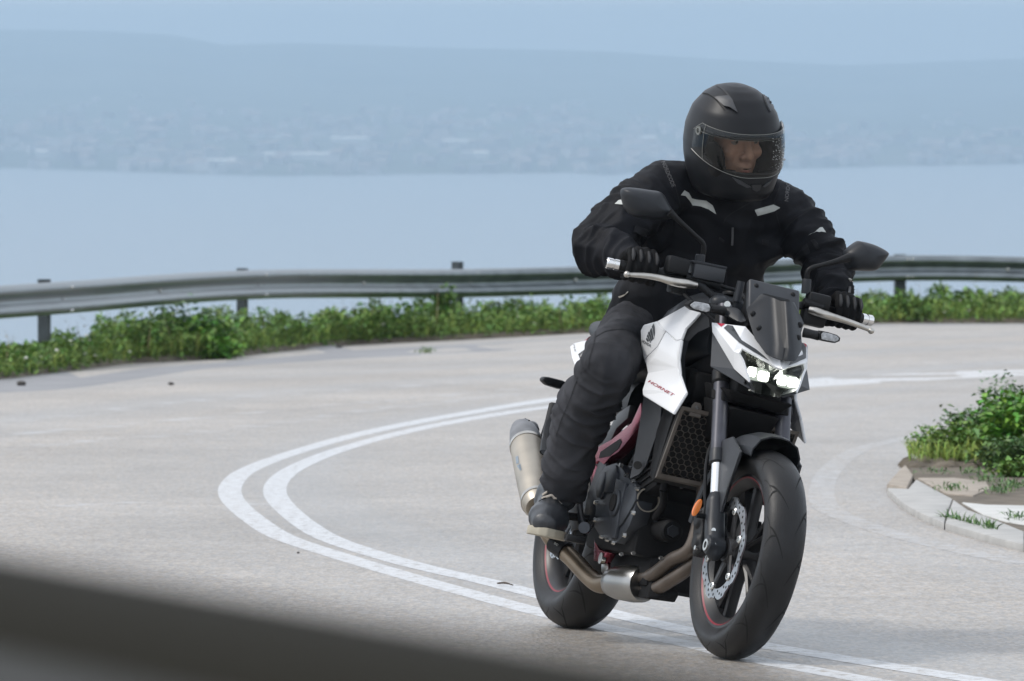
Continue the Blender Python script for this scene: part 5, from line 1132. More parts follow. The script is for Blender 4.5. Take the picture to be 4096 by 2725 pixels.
for sd in (-1, 1):
    bm = bmesh.new(); plate(bm, [V(1.08, sd * .180, .67), V(1.0, sd * .18, .70), V(.96, sd * .18, .60), V(.98, sd * .18, .47), V(1.02, sd * .180, .46)], (0, -sd * .012, 0)); fin(bm, 'radiator_side', 'black_plastic', moto, bev=.003)
bm = bmesh.new(); box(bm, (.98, 0, .74), (.16, .26, .10)); fin(bm, 'airbox_front', 'engine_black', moto, bev=.02)
bm = bmesh.new(); box(bm, (.86, 0, .74), (.3, .27, .12)); fin(bm, 'airbox', 'engine_black', moto, bev=.02)

# ---------------------------------------------------------------- exhaust
bm = bmesh.new(); tube(bm, [V(.93, -.04, .52), V(1.03, -.03, .48), BK(*c7(1860, 545), x=1.07), BK(*c7(1650, 705), x=.99), BK(*c7(1480, 840), x=.90), BK(*c7(1350, 880), x=.80)], .0205, 18, 8); ex = fin(bm, 'exhaust', 'header_pipe', moto)
bm = bmesh.new(); tube(bm, [V(.93, .06, .52), V(1.02, .055, .49), V(1.075, .035, .36), BK(*c7(1840, 755), x=1.04), BK(*c7(1640, 900), x=.97), BK(*c7(1490, 985), x=.89), BK(*c7(1370, 990), x=.80)], .0205, 18, 8); fin(bm, 'header_pipe', 'header_pipe', ex)
a, b = BK(*c7(1390, 935), x=.82), BK(*c7(1075, 915), x=.66)
bm = bmesh.new(); d = (b - a); tube(bm, [a, a + d * .04, a + d * .3, a + d * .75, a + d * .97, b], [.050, .053, .055, .050, .042, .036], 26, flat=(1, 1.0)); fin(bm, 'collector', 'steel_pipe', ex)
bm = bmesh.new(); tube(bm, [b - d * .1, b, BK(*c7(960, 930), x=.60), BK(*c7(850, 850), x=.54), BK(*c7(700, 690), x=.46), BK(*c7(560, 560), x=.40), BK(*c7(470, 440), x=.36), BK(*c6(350, 1230), x=.30)], [.030, .029, .0275, .027, .0265, .0265, .0275, .031], 20, 6); fin(bm, 'link_pipe', 'link_pipe', ex)
bm = bmesh.new(); tube(bm, [BK(*c7(640, 620), x=.435), BK(*c7(530, 530), x=.39)], [.030, .0315], 20); fin(bm, 'pipe_clamp', 'black_plastic', ex)
decal2d(text_px('SC', c7(520, 545), (c7(560, 570)[0] - c7(520, 545)[0], c7(560, 570)[1] - c7(520, 545)[1]), (3, -8), 1, shear=.2, bold=.02), bvh_of([o for o in ex.children if o.name.startswith('pipe_clamp')]), 'pipe_lettering', 'reflective', ex, .0012, maxlen=5)
m0, m1 = BK(*c6(342, 1165), x=.28), BK(*c6(240, 640), x=-.04); md = (m1 - m0)
bm = bmesh.new(); tube(bm, [m0 - md * .05, m0, m0 + md * .05, m0 + md * .35, m1], [.038, .047, .049, .051, .051], 32); mf = fin(bm, 'muffler', 'titanium', ex)
mu = md.normalized()
for p_, r_ in ((m0 + md * .06, .0507), (m1 - md * .01, .0527)):
    bm = bmesh.new(); tube(bm, [p_ - mu * .007, p_ + mu * .007], r_, 32); fin(bm, 'muffler_strap', 'alloy', ex)
m2 = BK(*c6(262, 470), x=-.13)
bm = bmesh.new(); tube(bm, [m1 + mu * .004, m1 + mu * .05, m1 + mu * .10, m2 + V(.01, 0, -.01), m2], [.0505, .048, .040, .030, .027], 28, 3); fin(bm, 'muffler_end', 'end_cap', ex)
mb = bvh_of([mf])
decal2d(pxpoly([c6(*p) for p in [(140, 735), (165, 725), (172, 790), (148, 800)]], [c6(*p) for p in [(150, 815), (185, 800), (195, 850), (182, 858)]], [c6(*p) for p in [(168, 800), (182, 795), (190, 845), (178, 850)]]), mb, 'muffler_mark', mat('mark_blue', (.20, .24, .28), .5), ex, .001)
# footrest, brake pedal, linkage on the right side, mirrored rest on the other side
for sd in (-1, 1):
    bm = bmesh.new(); tube(bm, [V(.50, sd * .17, .325), V(.50, sd * .32, .312)], .012, 12); fp = fin(bm, 'footrest', 'black_plastic', moto)
    bm = bmesh.new(); plate(bm, [V(.46, sd * .165, .30), V(.54, sd * .165, .30), V(.58, sd * .16, .40), V(.54, sd * .16, .52), V(.48, sd * .16, .50), V(.45, sd * .165, .40)], (0, sd * .012, 0)); fin(bm, 'footrest_plate', 'dark_grey', fp, bev=.004)
bm = bmesh.new(); tube(bm, [BK(*c6(735, 1030), y=-.19), BK(*c6(715, 1120), y=-.20), BK(*c6(720, 1230), y=-.205), BK(*c6(745, 1380), y=-.21)], [.012, .010, .010, .012], 10, 4); pdl = fin(bm, 'brake_pedal', 'dark_grey', moto)
bm = bmesh.new(); P = BK(*c6(760, 1370), x=.70); disc(bm, P, (1, -.6, 0), .017, .02, 18); fin(bm, 'pedal_pivot', 'engine_grey', pdl)
bm = bmesh.new(); P = BK(*c6(670, 1470), x=.72); box(bm, P, (.03, .06, .022)); fin(bm, 'pedal_pad', 'rubber', pdl, bev=.005)
sidep('ankle_guard', [(640, 1190), (690, 1150), (712, 1260), (705, 1380), (640, 1390), (620, 1300)], c6, -.185, .01, 'black_plastic', pdl, both=False)
bm = bmesh.new(); p = BK(*c7(985, 685), y=-.15); disc(bm, p, (0, 1, 0), .017, .012, 20); fin(bm, 'exhaust_bolt', 'bolt_steel', ex)
sidep('exhaust_bracket', [(975, 740), (1040, 735), (1045, 820), (1062, 860), (1050, 915), (1020, 880), (975, 810)], c7, -.13, .008, 'alloy', ex, both=False)

# ================================================================== RIDER
def ridge(p, f, seed):
    return 1 - min(1, abs(noise.noise(V(p.x * f[0] + seed, p.y * f[1], p.z * f[2]))) * 3.2)
sR, sL = BK(2672, 762, x=.60), BK(3132, 848, x=.60)
eR, eL = BK(2385, 1000, x=.72), BK(3300, 1060, x=.70)
def grip_pt(sd, f, dx=0, dz=0):
    e, i_ = GR[sd]; d = (e - i_).normalized(); return i_ + d * f + V(dx, 0, dz)
WR = {sd: STEER @ grip_pt(sd, .075 if sd < 0 else .085, -.085, .028) for sd in (-1, 1)}
# head frame (rider looks into the bend, chin slightly down)
psi, pit, rol = R(26), R(13), R(2)
hp = BIKE @ BK(2931, 542, x=.74)
f3 = V(math.sin(psi) * math.cos(pit), -math.cos(psi) * math.cos(pit), -math.sin(pit)); l3 = V(math.cos(psi), math.sin(psi), 0); u3 = f3.cross(l3)
Mh = Matrix((f3, l3, u3)).transposed().to_4x4()
HEAD = BIKE_I @ (Matrix.Translation(hp) @ Mh @ Matrix.Rotation(rol, 4, 'X'))
def hd(x, y, z): return HEAD @ V(x, y, z)
hipz = .885; kR, aR = BK(2424, 1475, x=.83), BK(2250, 1960, x=.53); kL, aL = V(.76, .185, .725), V(.48, .20, .36)
toeR = BK(*c6(420, 1318), x=.625); heelR = V(toeR.x - .195, toeR.y + .062, toeR.z + .012)
toeL, heelL = V(.62, .235, .285), V(.41, .20, .30)
spine = [V(.40, 0, .84), V(.42, 0, .94), V(.46, 0, 1.09), V(.51, 0, 1.23), V(.555, 0, 1.315), V(.60, 0, 1.40), V(.64, 0, 1.46)]
# --- body: one continuous figure, its face showing through the visor
bm = bmesh.new()
tube(bm, spine, [.10, .11, .115, .125, .125, .08, .055], 18, 3, flat=(1, .7), up=(0, 1, 0), round_cap=True)
for a, b, c in ((sR, eR, WR[-1]), (sL, eL, WR[1])): tube(bm, [a * .9 + spine[4] * .1, a, b, c], [.05, .048, .034, .024], 12, 3, round_cap=True)
for k_, a_, t_, h_ in ((kR, aR, toeR, heelR), (kL, aL, toeL, heelL)):
    y = .10 if k_.y > 0 else -.10; tube(bm, [V(.40, y * .6, .87), V(.46, y, .88), k_, a_, h_.lerp(a_, .3)], [.07, .066, .046, .034, .034], 12, 3, round_cap=True); tube(bm, [h_ + V(0, 0, .015), t_], [.03, .026], 10, 1, round_cap=True)
tube(bm, [V(.60, 0, 1.40), hd(-.03, 0, -.13), hd(-.02, 0, -.05)], [.06, .058, .06], 14, 2, round_cap=True)
def hball(c, r, sc=(1, 1, 1)):
    b2 = bmesh.new(); ball(b2, c, r, sc, 20, 14); bmesh.ops.transform(b2, matrix=HEAD, verts=b2.verts); me = bpy.data.meshes.new('t'); b2.to_mesh(me); b2.free(); bm.from_mesh(me); bpy.data.meshes.remove(me)
def htube(P, r_, **k): tube(bm, [hd(*p) for p in P], r_, 12, 3, round_cap=True, **k)
hball((0, 0, .005), 1, (.092, .075, .105)); hball((.02, 0, -.065), 1, (.072, .062, .062)); hball((.045, 0, -.095), 1, (.045, .045, .035))
hball((.058, 0, .022), 1, (.038, .058, .018)); htube([(.087, 0, .012), (.098, 0, -.012), (.113, 0, -.038)], [.010, .010, .014]); hball((.110, 0, -.043), 1, (.016, .0115, .011)); hball((.098, .013, -.046), .010); hball((.098, -.013, -.046), .010)
for s in (-1, 1):
    hball((.060, s * .043, -.036), 1, (.026, .022, .022)); htube([(.082, s * .012, .020), (.080, s * .034, .024), (.062, s * .056, .014)], [.009, .010, .008]); hball((.0, s * .076, -.01), 1, (.018, .009, .028))
htube([(.088, -.020, -.0745), (.098, 0, -.0725), (.088, .020, -.0745)], [.005, .0065, .005]); htube([(.086, -.018, -.085), (.096, 0, -.0865), (.086, .018, -.085)], [.005, .0075, .005]); hball((.078, 0, -.108), 1, (.022, .024, .018))
person = organic('person', bm, .0055, 3, 'skin', M=ROAD @ BIKE)
tag(person, 'rider in black jacket, dark jeans and matt black full-face helmet, looking right', 'person')
for s in (-1, 1):
    bm = bmesh.new(); ball(bm, hd(.0745, s * .032, .001), .0125, (1, 1, 1), 16, 12); ey = fin(bm, 'eye', 'eye_white', person)
    bm = bmesh.new(); ball(bm, hd(.0835, s * .032 + .001, -.0005), .0052, (1, 1, 1), 12, 8); fin(bm, 'iris', 'iris', ey)
    bm = bmesh.new(); tube(bm, [hd(.0885, s * .014, .020), hd(.087, s * .034, .0255), hd(.068, s * .055, .016)], [.0035, .004, .002], 8, 4); fin(bm, 'eyebrow', 'brow', person)
    bm = bmesh.new(); tube(bm, [hd(.083, s * .019, .005), hd(.0865, s * .032, .0085), hd(.080, s * .047, .003)], [.003, .0045, .003], 8, 4); fin(bm, 'eyelid', 'skin', person)
bm = bmesh.new(); tube(bm, [hd(.0905, -.019, -.079), hd(.1015, 0, -.0785), hd(.0905, .019, -.079)], [.0015, .002, .0015], 6, 4); fin(bm, 'mouth_line', 'brow', person)
bm = bmesh.new(); tube(bm, [hd(.090, -.017, -.085), hd(.1005, 0, -.0865), hd(.090, .017, -.085)], [.002, .0055, .002], 8, 4); fin(bm, 'lower_lip', 'lips', person)

# --- jacket
bm = bmesh.new()
tube(bm, [V(.385, -.005, .885), V(.42, -.005, .94), V(.46, 0, 1.09), V(.51, 0, 1.23)] + spine[4:6] + [V(.63, 0, 1.46)], [.205, .208, .212, .215, .20, .135, .105], 26, 3, flat=(1, .74), up=(0, 1, 0), round_cap=False)
for sh, el, wr in ((sR, eR, WR[-1]), (sL, eL, WR[1])):
    inn = spine[4] * .45 + sh * .55 + V(0, 0, .01); cuff = wr + (el - wr).normalized() * .015
    tube(bm, [inn, sh, sh.lerp(el, .5) + V(0, (sh.y) * .06, .01), el, el.lerp(cuff, .45), cuff], [.09, .089, .083, .075, .066, .050], 20, 5, round_cap=True)
    ball(bm, sh + V(-.01, 0, .005), .088, (1, 1, .9)); ball(bm, el + (el - sh.lerp(wr, .5)).normalized() * .012, .07)
tube(bm, [V(.58, 0, 1.36), V(.625, 0, 1.43), V(.665, 0, 1.485)], [.115, .10, .093], 22, 3, flat=(1, .95), up=(0, 1, 0))
for q_ in (BK(3050, 950, x=.57), BK(3075, 900, x=.58), BK(2600, 900, x=.57)): ball(bm, q_, .088)
for s in (-1, 1): tube(bm, [V(.47, s * .17, .90), V(.42, s * .13, .87)], .05, 10, round_cap=True)
def jfold(p, n):
    d = .0
    for (sh, el, wr, sd) in ((sR, eR, WR[-1], 0), (sL, eL, WR[1], 7)):
        ax = (wr - el).normalized() if (p - wr).length < (p - sh).length else (el - sh).normalized()
        da = min((p - el).length, (p - el.lerp(wr, .5)).length, (p - el.lerp(sh, .45)).length)
        wgt = math.exp(-(da / .13) ** 2); t_ = p.dot(ax)
        q = p - ax * t_; r_ = 1 - min(1, abs(noise.noise(V(t_ * 17 + sd, q.x * 5, q.y * 5 + q.z * 5))) * 2.8)
        r2 = 1 - min(1, abs(noise.noise(V(t_ * 34 + sd * 3, q.x * 8, q.y * 8 + q.z * 8))) * 2.8)
        d += wgt * (.026 * (r_ - .5) + .011 * (r2 - .5))
    d += .011 * (ridge(p, (8, 5, 9), 3) - .45) + .004 * noise.noise(p * 24)
    return d
jac = organic('jacket', bm, .0065, 5, 'jacket', person, disp=jfold)
jb = bvh_of([jac])
D = lambda polys, crp, name, m, off=.002, th=.0: decal2d(pxpoly(*[[crp(*p) for p in q] for q in polys]), jb, name, m, jac, off, thick=th)
D([[(1057, 1078), (1090, 1035), (1130, 1060), (1155, 1105), (1215, 1120), (1290, 1130), (1345, 1170), (1378, 1248), (1310, 1205), (1240, 1180), (1165, 1170), (1135, 1125), (1100, 1085)]], c1, 'reflective_stripe', 'reflective')
D([[(1720, 1210), (1890, 1162), (1950, 1190), (1900, 1222), (1745, 1262)]], c1, 'reflective_stripe', 'reflective')
D([[(470, 1160), (505, 1125), (560, 1125), (560, 1168)]], c1, 'reflective_stripe', 'reflective', .003)
D([[(1130, 241), (1200, 212), (1250, 165), (1275, 160), (1310, 208), (1220, 208)]], c3, 'reflective_stripe', 'reflective', .003)
decal2d(text_px('NORDCODE', c1(885, 785), (95 * .4464, 225 * .4464), (34 * .4464, -12 * .4464), 1, bold=.01), jb, 'shoulder_lettering', 'print_grey', jac, .0018, maxlen=5)
decal2d(text_px('NORDCODE', c1(2020, 1135), (28 * .4464, -260 * .4464), (-34 * .4464, -3 * .4464), 1, bold=.01), jb, 'shoulder_lettering', 'print_grey', jac, .0018, maxlen=5)
D([[(790, 30), (818, 30), (808, 280), (780, 280)]], c10, 'zip', 'print_grey', .003, .002)
D([[(700, 640), (720, 640), (712, 860), (692, 860)]], c10, 'zip', 'jacket_soft', .003, .002)
D([[(620, 170), (690, 215), (680, 245), (610, 200)]], c10, 'zip_pull', 'jacket_soft', .004, .003)
D([[(640, 1350), (760, 1380), (745, 1440), (625, 1410)], [(1790, 1470), (1850, 1480), (1845, 1530), (1790, 1520)]], c1, 'sleeve_strap', 'jacket_soft', .003, .004)
D([[(1070, 375), (1120, 330), (1150, 420), (1100, 450)], [(1160, 290), (1200, 280), (1250, 370), (1215, 385)]], c3, 'sleeve_strap', 'jacket_soft', .003, .004)
D([[(590, 1270), (660, 1245), (690, 1215), (690, 1228), (640, 1268), (600, 1285)]], c2, 'pocket_zip', 'alloy', .003, .002)
D([[(1545, 690), (1565, 690), (1635, 730), (1630, 742), (1560, 708)]], c3, 'cuff_zip', 'alloy', .003, .002)
D([[(1545, 775), (1568, 770), (1560, 835), (1540, 835)]], c3, 'cuff_tab', 'print_grey', .003, .002)
# seams
def seam(pts, crp, w=5, tgt=None, par=None, m='jacket_soft'):
    P = [Vector((*crp(*p), 0)) for p in pts]; P = catmull(P, 5); L_, R_ = [], []
    for i, p in enumerate(P):
        t_ = (P[min(i + 1, len(P) - 1)] - P[max(0, i - 1)]).normalized(); n_ = V(-t_.y, t_.x, 0) * w / 2; L_.append(p + n_); R_.append(p - n_)
    bm = bmesh.new()
    for i in range(len(P) - 1): bm.faces.new([bm.verts.new(v) for v in (L_[i], L_[i + 1], R_[i + 1], R_[i])])
    bmesh.ops.remove_doubles(bm, verts=bm.verts, dist=.01)
    return decal2d(bm, tgt or jb, 'seam', m, par or jac, .0016)
seam([(840, 800), (960, 900), (1020, 1040), (1060, 1200)], c1, 4); seam([(1960, 930), (1930, 1050), (1900, 1160), (1960, 1400)], c1, 4)
seam([(1800, 1080), (1500, 1250), (1440, 1330)], c1, 4); seam([(2230, 1200), (2050, 1320), (1990, 1400)], c1, 4)

# --- trousers
bm = bmesh.new(); ball(bm, V(.40, 0, .885), .15, (1.0, 1.15, .72))
for k_, a_, y in ((kR, aR, -.135), (kL, aL, .10)):
    hip = V(.44, y, hipz)
    tube(bm, [V(.40, y * .6, .87), hip, hip.lerp(k_, .5) + V(0, 0, .012), k_, k_.lerp(a_, .4) + V(-.012, (-.018 if y < 0 else 0), 0), k_.lerp(a_, .75) + V(0, (-.012 if y < 0 else 0), 0), a_], [.105, .098, .086, .081, .080, .073, .065], 22, 5, round_cap=False)
    ball(bm, k_ + V(.008, 0, .005), .084)
def tfold(p, n):
    d = .008 * (ridge(p, (6, 9, 9), 5) - .45) + .003 * noise.noise(p * 30)
    for k_, a_, s in ((kR, aR, 2), (kL, aL, 9)):
        hip = V(.44, math.copysign(.1, k_.y), hipz); ax = (a_ - k_).normalized(); t_ = p.dot(ax); ax2 = (k_ - hip).normalized(); t2 = p.dot(ax2)
        w1 = math.exp(-((p - a_).length / .10) ** 2) * .9 + math.exp(-((p - k_ - V(-.07, 0, -.06)).length / .10) ** 2) + .35 * math.exp(-((p - k_.lerp(a_, .45)).length / .14) ** 2)
        w2 = math.exp(-((p - hip - V(.02, 0, .03)).length / .14) ** 2) + .5 * math.exp(-((p - k_.lerp(hip, .35)).length / .08) ** 2)
        d += w1 * .030 * ((1 - min(1, abs(noise.noise(V(t_ * 21 + s, p.y * 5, p.x * 3))) * 2.4)) ** 1.8 - .3) + w2 * .026 * ((1 - min(1, abs(noise.noise(V(t2 * 26 + s, p.y * 4, p.z * 3))) * 2.4)) ** 1.8 - .3)
    return d
tro = organic('trousers', bm, .0055, 5, 'jeans', person, disp=tfold)
tb = bvh_of([tro])
seam([(420, 520), (440, 560), (420, 680), (385, 800), (370, 900), (290, 950)], c4, 3, tb, tro, 'jacket_soft'); seam([(270, 980), (200, 1190), (120, 1380), (60, 1560)], c4, 3, tb, tro, 'jacket_soft')
seam([(440, 600), (560, 540), (740, 530), (860, 590)], c4, 2.5, tb, tro, 'jacket_soft')

# --- gloves
for sd in (-1, 1):
    bm = bmesh.new(); e, i_ = GR[sd]; d = (e - i_).normalized(); gm = i_ + d * (.078 if sd < 0 else .085)
    def G(al, r_, off): return gm + d * off + V(math.cos(R(al)) * r_, 0, math.sin(R(al)) * r_)
    for k, off in enumerate((-.036, -.0125, .0115, .034)):
        ln = (1.0, 1.04, 1.0, .9)[k]; r0 = (.0118, .0122, .0118, .0105)[k]
        tube(bm, [G(125, .050, off * .85), G(85, .049 * ln, off * .95), G(35, .041 * ln, off), G(-15, .036 * ln, off), G(-62, .034, off), G(-105, .031, off)], [r0 * 1.12, r0 * 1.12, r0, r0, r0 * .95, r0 * .85], 12, 4, round_cap=True)
        ball(bm, G(88, .053 * ln, off * .95), r0 * 1.05)
    wr = STEER_I @ WR[sd]
    tube(bm, [G(98, .043, 0), G(135, .052, 0), gm.lerp(wr, .7) + V(0, 0, .006), wr, wr + (STEER_I @ (eR if sd < 0 else eL) - wr).normalized() * .05], [.030, .034, .034, .037, .042], 16, 4, flat=(1.25, .72), up=tuple(d), round_cap=True)
    tube(bm, [G(150, .045, -.03), G(190, .04, -.052), G(235, .034, -.056), G(280, .033, -.048)], [.016, .014, .013, .0115], 12, 4, round_cap=True)
    gl = organic('glove', bm, .0034, 2, 'glove', person, disp=lambda p, n: .0012 * noise.noise(p * 70)); gl.data.transform(STEER)
    for k, off in enumerate((-.036, -.0125, .0115, .034)):
        bm = bmesh.new(); tube(bm, [G(62, .058, off * .98), G(40, .0545, off), G(26, .051, off)], [.0045, .006, .004], 8, 2, round_cap=True); fin(bm, 'finger_panel', 'glove_pad', gl, T=STEER)

# --- shoes
def shoe(toe, heel, ank, nm_side):
    ax = (toe - heel); L_ = ax.length; ax.normalize(); up_ = (V(0, 0, 1) - ax * ax.z).normalized(); sd = up_.cross(ax)
    Q = lambda a, b, c: heel + ax * a * L_ + sd * b + up_ * c
    bm = bmesh.new()
    tube(bm, [Q(-.06, 0, .02), Q(.2, 0, .022), Q(.5, .003, .020), Q(.75, .004, .012), Q(.95, .003, .006), Q(1.04, 0, .002)], [.040, .046, .054, .061, .060, .050], 18, 4, flat=(1, .84), up=tuple(sd), round_cap=True)
    tube(bm, [Q(.05, 0, .02), Q(.08, 0, .07), ank + V(0, 0, -.005)], [.044, .050, .055], 18, 3, flat=(1, 1.15), up=tuple(sd), round_cap=True)
    tube(bm, [Q(.25, 0, .055), Q(.55, 0, .046), Q(.75, 0, .036)], [.040, .036, .028], 16, 3, round_cap=True)
    s = organic('shoe', bm, .0045, 4, 'leather', person, disp=lambda p, n: .0015 * noise.noise(p * 35))
    bm = bmesh.new(); out_ = []
    for a, b in ((-.2, .0), (-.18, .022), (.0, .040), (.25, .042), (.5, .050), (.75, .058), (.98, .057), (1.12, .046), (1.24, .024), (1.28, .0)): out_.append((a, b))
    ring = [(a, b) for a, b in out_] + [(a, -b) for a, b in out_[-2:0:-1]]
    plate(bm, [Q(a, b + .006, -.048 + (.014 * max(0, a - .7))) for a, b in ring], up_ * .026); fin(bm, 'sole', 'sole', s, bev=.004)
    sb_ = bvh_of([s])
    def on(a, b, off=.003):
        o = Q(a, b * .6, .25); h = sb_.ray_cast(o, -up_)
        return (h[0] + h[1] * off) if h[0] else Q(a, b, .06)
    for i in range(5):
        a = .28 + i * .10; bm = bmesh.new(); tube(bm, [on(a, -.042), on(a + .03, -.02), on(a + .02, 0, .006), on(a + .03, .02), on(a, .042)], .0042, 6, 3); fin(bm, 'lace', 'lace', s)
    bm = bmesh.new(); tube(bm, [on(.80, -.055), on(.72, -.03), on(.70, 0), on(.72, .03), on(.80, .055)], .0015, 6, 4); fin(bm, 'toe_seam', 'black_plastic', s)
    return s
shoe(toeR, heelR, aR, 0); shoe(toeL, heelL, aL, 1)

# --- helmet
zz = [-.168, -.160, -.14, -.10, -.06, -.02, .03, .08, .12, .14, .15, .1535]
ww = [.092, .102, .113, .126, .133, .1355, .132, .116, .086, .058, .03, .0]
ff = [.135, .150, .162, .167, .163, .159, .152, .133, .099, .066, .033, .0]
bb = [-.088, -.098, -.112, -.133, -.148, -.155, -.153, -.137, -.105, -.073, -.038, .0]
def hs(a, z, off=0.0):
    w, f_, b_ = (np.interp(z, zz, t_) for t_ in (ww, ff, bb)); c, s = math.cos(a), math.sin(a); k = 2 / 2.25
    x = (f_ if c > 0 else -b_) * math.copysign(abs(c) ** k, c); y = w * math.copysign(abs(s) ** k, s); n = V(x, y, z * .8); n = n.normalized() if n.length > 1e-6 else V(0, 0, 1)
    return V(x, y, z) + n * off
zl = list(np.interp(np.linspace(0, 1, 64), np.linspace(0, 1, 12), [-.168, -.160, -.14, -.10, -.06, -.02, .03, .08, .12, .142, .1505, .1535])); zl[-1] = .1535
NA = 96; bm = bmesh.new(); rings = [[bm.verts.new(hs(2 * math.pi * k / NA - math.pi, z)) for k in range(NA)] for z in zl[:-1]]; apex = bm.verts.new((0, 0, .1535))
def port(a, z):
    q = abs(a) / R(72)
    return q < 1 and (-.079 + .045 * q ** 3) < z < (.020 + .012 * q ** 2)
for i in range(len(rings) - 1):
    for k in range(NA):
        a = 2 * math.pi * (k + .5) / NA - math.pi; z = (zl[i] + zl[i + 1]) / 2
        if port(a, z): continue
        bm.faces.new((rings[i][k], rings[i][(k + 1) % NA], rings[i + 1][(k + 1) % NA], rings[i + 1][k]))
for k in range(NA): bm.faces.new((rings[-1][k], rings[-1][(k + 1) % NA], apex))
bmesh.ops.recalc_face_normals(bm, faces=bm.faces); bmesh.ops.smooth_vert(bm, verts=[v for v in bm.verts if not v.is_boundary], factor=.4, use_axis_x=True, use_axis_y=True, use_axis_z=True)
outer = len(bm.faces); bmesh.ops.solidify(bm, geom=bm.faces[:], thickness=.022)
helm = fin(bm, 'helmet', 'helmet', person, T=HEAD, sharp=45)
bm = bmesh.new()
for i in range(14):
    pass
rl = [[bm.verts.new(hs(2 * math.pi * k / 48 - math.pi, z, -.0235)) for k in range(48)] for z in np.linspace(-.15, .135, 24)]
for i in range(23):
    for k in range(48):
        a = 2 * math.pi * (k + .5) / 48 - math.pi; z = np.linspace(-.15, .135, 24)[i] + .006
        if abs(a) < R(62) and -.085 < z < .024: continue
        bm.faces.new((rl[i][k], rl[i][(k + 1) % 48], rl[i + 1][(k + 1) % 48], rl[i + 1][k]))
fin(bm, 'lining', 'helmet_lining', helm, T=HEAD)
for s in (-1, 1):
    bm = bmesh.new(); ball(bm, V(.055, s * .094, -.06), 1, (.075, .026, .06)); fin(bm, 'cheek_pad', 'helmet_lining', helm, T=HEAD)
# port edge trim
bm = bmesh.new(); P = []
for k in range(25): a = R(-70 + 140 * k / 24); P.append(hs(a, -.078 + .045 * (abs(a) / R(72)) ** 3, .001))
tube(bm, P, .0035, 6); P = [hs(R(-70 + 140 * k / 24), .020 + .012 * (abs(-70 + 140 * k / 24) / 72) ** 2, .001) for k in range(25)]; tube(bm, P, .003, 6); fin(bm, 'port_trim', 'helmet_trim', helm, T=HEAD)
# visor
vm = bpy.data.materials.new('visor'); vm.use_nodes = True; t = vm.node_tree; t.nodes.clear(); MATS['visor'] = vm
tr = t.nodes.new('ShaderNodeBsdfTransparent'); tr.inputs['Color'].default_value = (.74, .75, .71, 1); gl_ = t.nodes.new('ShaderNodeBsdfGlossy'); gl_.inputs['Roughness'].default_value = .03; gl_.inputs['Color'].default_value = (.9, .92, .95, 1)
fr_ = t.nodes.new('ShaderNodeFresnel'); fr_.inputs['IOR'].default_value = 1.42; mx = t.nodes.new('ShaderNodeMixShader'); ou = t.nodes.new('ShaderNodeOutputMaterial')
t.links.new(fr_.outputs[0], mx.inputs[0]); t.links.new(tr.outputs[0], mx.inputs[1]); t.links.new(gl_.outputs[0], mx.inputs[2]); t.links.new(mx.outputs[0], ou.inputs['Surface'])
bm = bmesh.new(); NVA = 64; vr = []
def vb(a):
    q = abs(a) / R(86); return (-.086 + .072 * max(0, q - .12) ** 1.7, .034 + .020 * q ** 2 - .03 * max(0, q - .86) / .14 * q)
for k in range(NVA + 1):
    a = R(-86 + 172 * k / NVA); z0, z1 = vb(a); vr.append([bm.verts.new(hs(a, z0 + (z1 - z0) * j / 14, .0085 - .004 * max(0, abs(a) / R(86) - .7) / .3)) for j in range(15)])
for a, b in zip(vr, vr[1:]):
    for j in range(14): bm.faces.new((a[j], a[j + 1], b[j + 1], b[j]))
vis = fin(bm, 'visor', 'visor', helm, T=HEAD)
edge_m = mat('visor_edge', (.17, .175, .16), .3, spec=.6)
for j, nm in ((0, 'visor_edge'), (1, 'visor_edge')):
    P = [hs(R(-85 + 170 * k / 60), vb(R(-85 + 170 * k / 60))[j], .0085) for k in range(61)]; bm = bmesh.new(); tube(bm, P, .0008, 6); fin(bm, nm, edge_m, vis, T=HEAD)
bm = bmesh.new(); P = [hs(R(-84 + 168 * k / 60), .017 + .012 * (abs(-84 + 168 * k / 60) / 84) ** 2, .0075) for k in range(61)]; tube(bm, P, .0007, 5); fin(bm, 'visor_rib', edge_m, vis, T=HEAD)
for s in (-1, 1):
    c = hs(s * R(77), .026, .007); bm = bmesh.new(); lathe(bm, [(.008, -.002), (.0125, -.002), (.0125, .003), (.008, .003)], c, (c.x * .2, s, 0), 20); fin(bm, 'visor_pivot', edge_m, vis, T=HEAD)
    P = [hs(s * R(68), z, .0088) for z in np.linspace(vb(R(68))[0], vb(R(68))[1], 8)]; bm = bmesh.new(); tube(bm, P, .0008, 5); fin(bm, 'visor_seam', edge_m, vis, T=HEAD)
    bm = bmesh.new(); ball(bm, hs(s * R(62), vb(R(62))[0] + .002, .0085), .006, (1, 1, .7), 10, 8); 
    if s > 0: fin(bm, 'visor_tab', 'clear_lens', vis, T=HEAD)
    else: bm.free()
bm = bmesh.new()                                    # rain drops on the visor
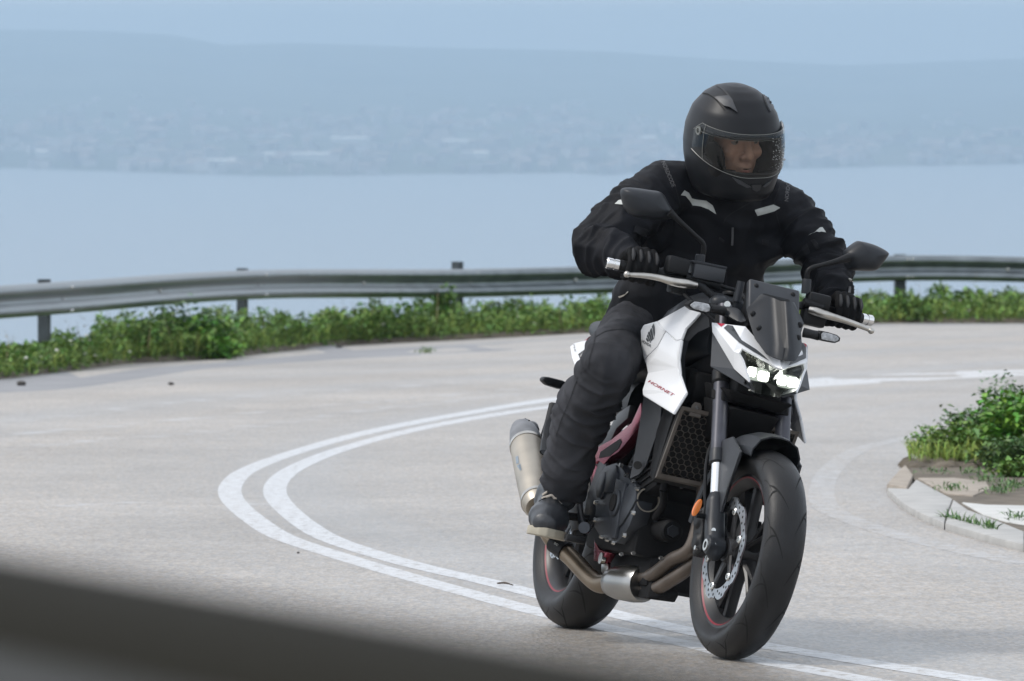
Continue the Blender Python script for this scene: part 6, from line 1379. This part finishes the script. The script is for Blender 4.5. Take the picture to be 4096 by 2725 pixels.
for i in range(110):
    a = R(random.uniform(18, 70)) if i < 130 else R(random.uniform(-80, 80)); z0, z1 = vb(a); z = z0 + (z1 - z0) * random.uniform(.05, .9); ball(bm, hs(a, z, .0088), random.uniform(.0006, .0013), (1, 1, 1), 6, 4)
tag(fin(bm, 'rain_drops', mat('drop', (.6, .62, .6), .1, spec=.8), vis, T=HEAD), kind='stuff')
hbv = bvh_of([helm])
H_ = lambda polys, name, m, off=.0015, th=0.0: decal2d(pxpoly(*[[c1(*p) for p in q] for q in polys]), hbv, name, m, helm, off, thick=th)
H_([[(1375, 212), (1488, 202), (1525, 235), (1568, 347), (1505, 300), (1452, 288)]], 'brow_vent', 'grey_plastic', .004, .005)
H_([[(1432, 268), (1498, 274), (1535, 308), (1470, 296)]], 'vent_slot', 'groove', .0052)
H_([[(1795, 186), (1842, 184), (1888, 298), (1858, 335), (1832, 285)]], 'brow_vent', 'grey_plastic', .004, .005)
H_([[(1842, 245), (1868, 238), (1878, 270), (1858, 268)]], 'vent_slot', 'groove', .0052)
decal2d(text_px('E', c1(1418, 232), (40 * .4464, 16 * .4464), (-6 * .4464, -26 * .4464), 1, bold=.03), hbv, 'vent_letter', 'groove', helm, .0055, maxlen=5)
decal2d(text_px('E', c1(1828, 222), (26 * .4464, 2), (-2, -28 * .4464), 1, bold=.03), hbv, 'vent_letter', 'groove', helm, .0055, maxlen=5)
def hseam(pts, w, m, off=.001, nm='shell_ridge'): return seam(pts, c1, w, hbv, helm, m)
for q, w, m in (([(1378, 92), (1430, 125), (1475, 170), (1510, 212)], 5, 'helmet_trim'), ([(1655, 82), (1720, 105), (1770, 145), (1805, 190)], 4, 'helmet_trim'), ([(1192, 186), (1235, 168), (1290, 170), (1340, 195), (1385, 235), (1455, 320)], 4, 'groove')):
    o = hseam(q, w, m); o.name = 'shell_ridge'
H_([[(1520, 915), (1600, 950), (1690, 1005), (1650, 1010), (1570, 970)], [(1790, 1000), (1830, 965), (1872, 938), (1850, 975), (1810, 1005)]], 'chin_vent', 'grey_plastic', .003, .003)
H_([[(1690, 985), (1780, 985), (1765, 1030), (1735, 1045), (1705, 1030)]], 'chin_badge', 'helmet_trim', .003, .003)
